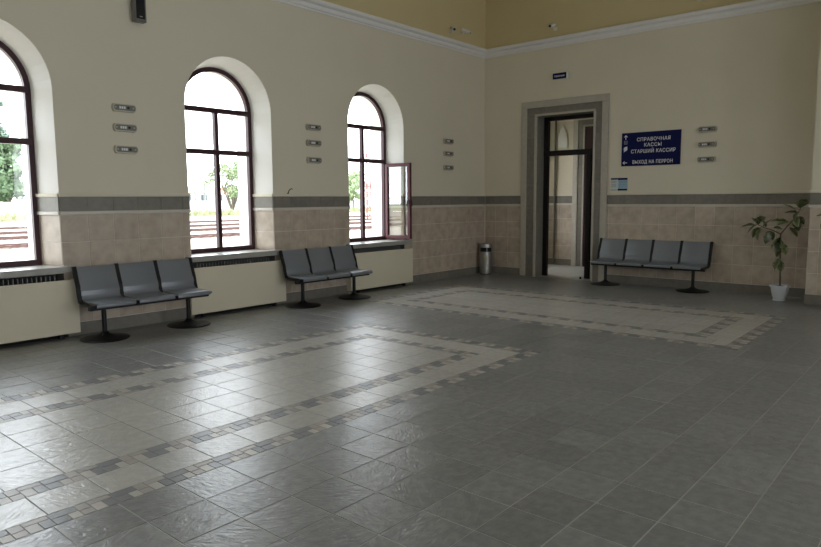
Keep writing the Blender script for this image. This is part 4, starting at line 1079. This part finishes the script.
# industrial building and posts seen in the middle window
hb = empty('depot_building', (70.0, 118, GZ)); tag(hb, 'long pale depot building with reddish roof in the middle window', 'building')
MB().box(-8, 14, 0, 8, 0, 3.6).build('wall', M['house'], hb)
MB().add([(-8.3, -0.4, 3.6), (14.3, -0.4, 3.6), (14.3, 8.4, 3.6), (-8.3, 8.4, 3.6), (-8.3, 4, 4.9), (14.3, 4, 4.9)], [(0, 1, 5, 4), (2, 3, 4, 5), (0, 4, 3), (1, 2, 5), (0, 3, 2, 1)]).build('roof', M['house_roof'], hb)
for k in range(5): MB().box(-7+k*3.8, -5.6+k*3.8, -0.05, 0.02, 1.6, 3.2).build('window', M['house_glass'], hb)
PL = ['tallest white post beyond the fence in the middle window', 'white post beyond the fence, between its two neighbours', 'shorter white post beyond the fence, nearest the young tree']
for k, (x, h) in enumerate(((54.6, 9.2), (56.6, 7.9), (59.3, 7.4))):
    r = empty('signal_post', (x, 70, GZ)); tag(r, PL[k], 'post', 'white posts beyond the tracks')
    r.location = (x+1.0, 102, GZ)
    MB().tube([(0, 0, 0), (0, 0, h-2.2)], 0.22, 8).build('pole', M['radiator'], r)
    MB().box(-0.35, 0.35, -0.1, 0.1, h-2.6, h-2.35).build('lamp_head', M['radiator'], r)
# lattice mast seen in the window with the open casement
def mast():
    r = empty('lattice_mast', (37.9, 40.5, GZ)); tag(r, 'red and white lattice mast with thin antenna seen in the open-casement window', 'mast')
    H, B, Tp = 6.6, 0.34, 0.24; leg = MB()
    cs = [(-1, -1), (1, -1), (1, 1), (-1, 1)]
    def at(i, z): f = B+(Tp-B)*z/H; return (cs[i % 4][0]*f, cs[i % 4][1]*f, z)
    for i in range(4): MB().tube([at(i, 0), at(i, H)], 0.06, 6).build('mast_leg', M['mast_red'], r)
    n = 8; br = MB()
    for k in range(n):
        z0, z1 = H*k/n, H*(k+1)/n
        for i in range(4):
            br.tube([at(i, z0), at(i+1, z1)], 0.034, 5); br.tube([at(i+1, z0), at(i, z1)], 0.034, 5); br.tube([at(i, z1), at(i+1, z1)], 0.034, 5)
    br.build('bracing', M['mast_red'], r)
    MB().tube([(0, 0, H-0.3), (0, 0, H+4.4)], [0.08, 0.05], 8).build('antenna', M['radiator'], r)
    MB().box(-0.75, 0.75, -0.03, 0.03, H+3.55, H+3.62).box(-0.45, 0.45, -0.03, 0.03, H+3.30, H+3.35).build('antenna_cross', M['radiator'], r)
    MB().box(0.1, 0.65, -0.25, 0.25, H+0.5, H+1.3).build('equipment_box', M['house'], r)
mast()
fh = empty('far_house', (118.0, 112, GZ)); tag(fh, 'pale far house with dark windows behind the lattice mast', 'building')
MB().box(-5, 5, 0, 6, 0, 5.2).build('wall', M['house'], fh)
MB().add([(-5.3, -0.3, 5.2), (5.3, -0.3, 5.2), (5.3, 6.3, 5.2), (-5.3, 6.3, 5.2), (-5.3, 3, 6.8), (5.3, 3, 6.8)], [(0, 1, 5, 4), (2, 3, 4, 5), (0, 4, 3), (1, 2, 5), (0, 3, 2, 1)]).build('roof', M['radiator'], fh)
for k in range(4):
    for z in (1.0, 3.2): MB().box(-4+k*2.3, -3+k*2.3, -0.05, 0.02, z, z+1.2).build('window', M['house_glass'], fh)
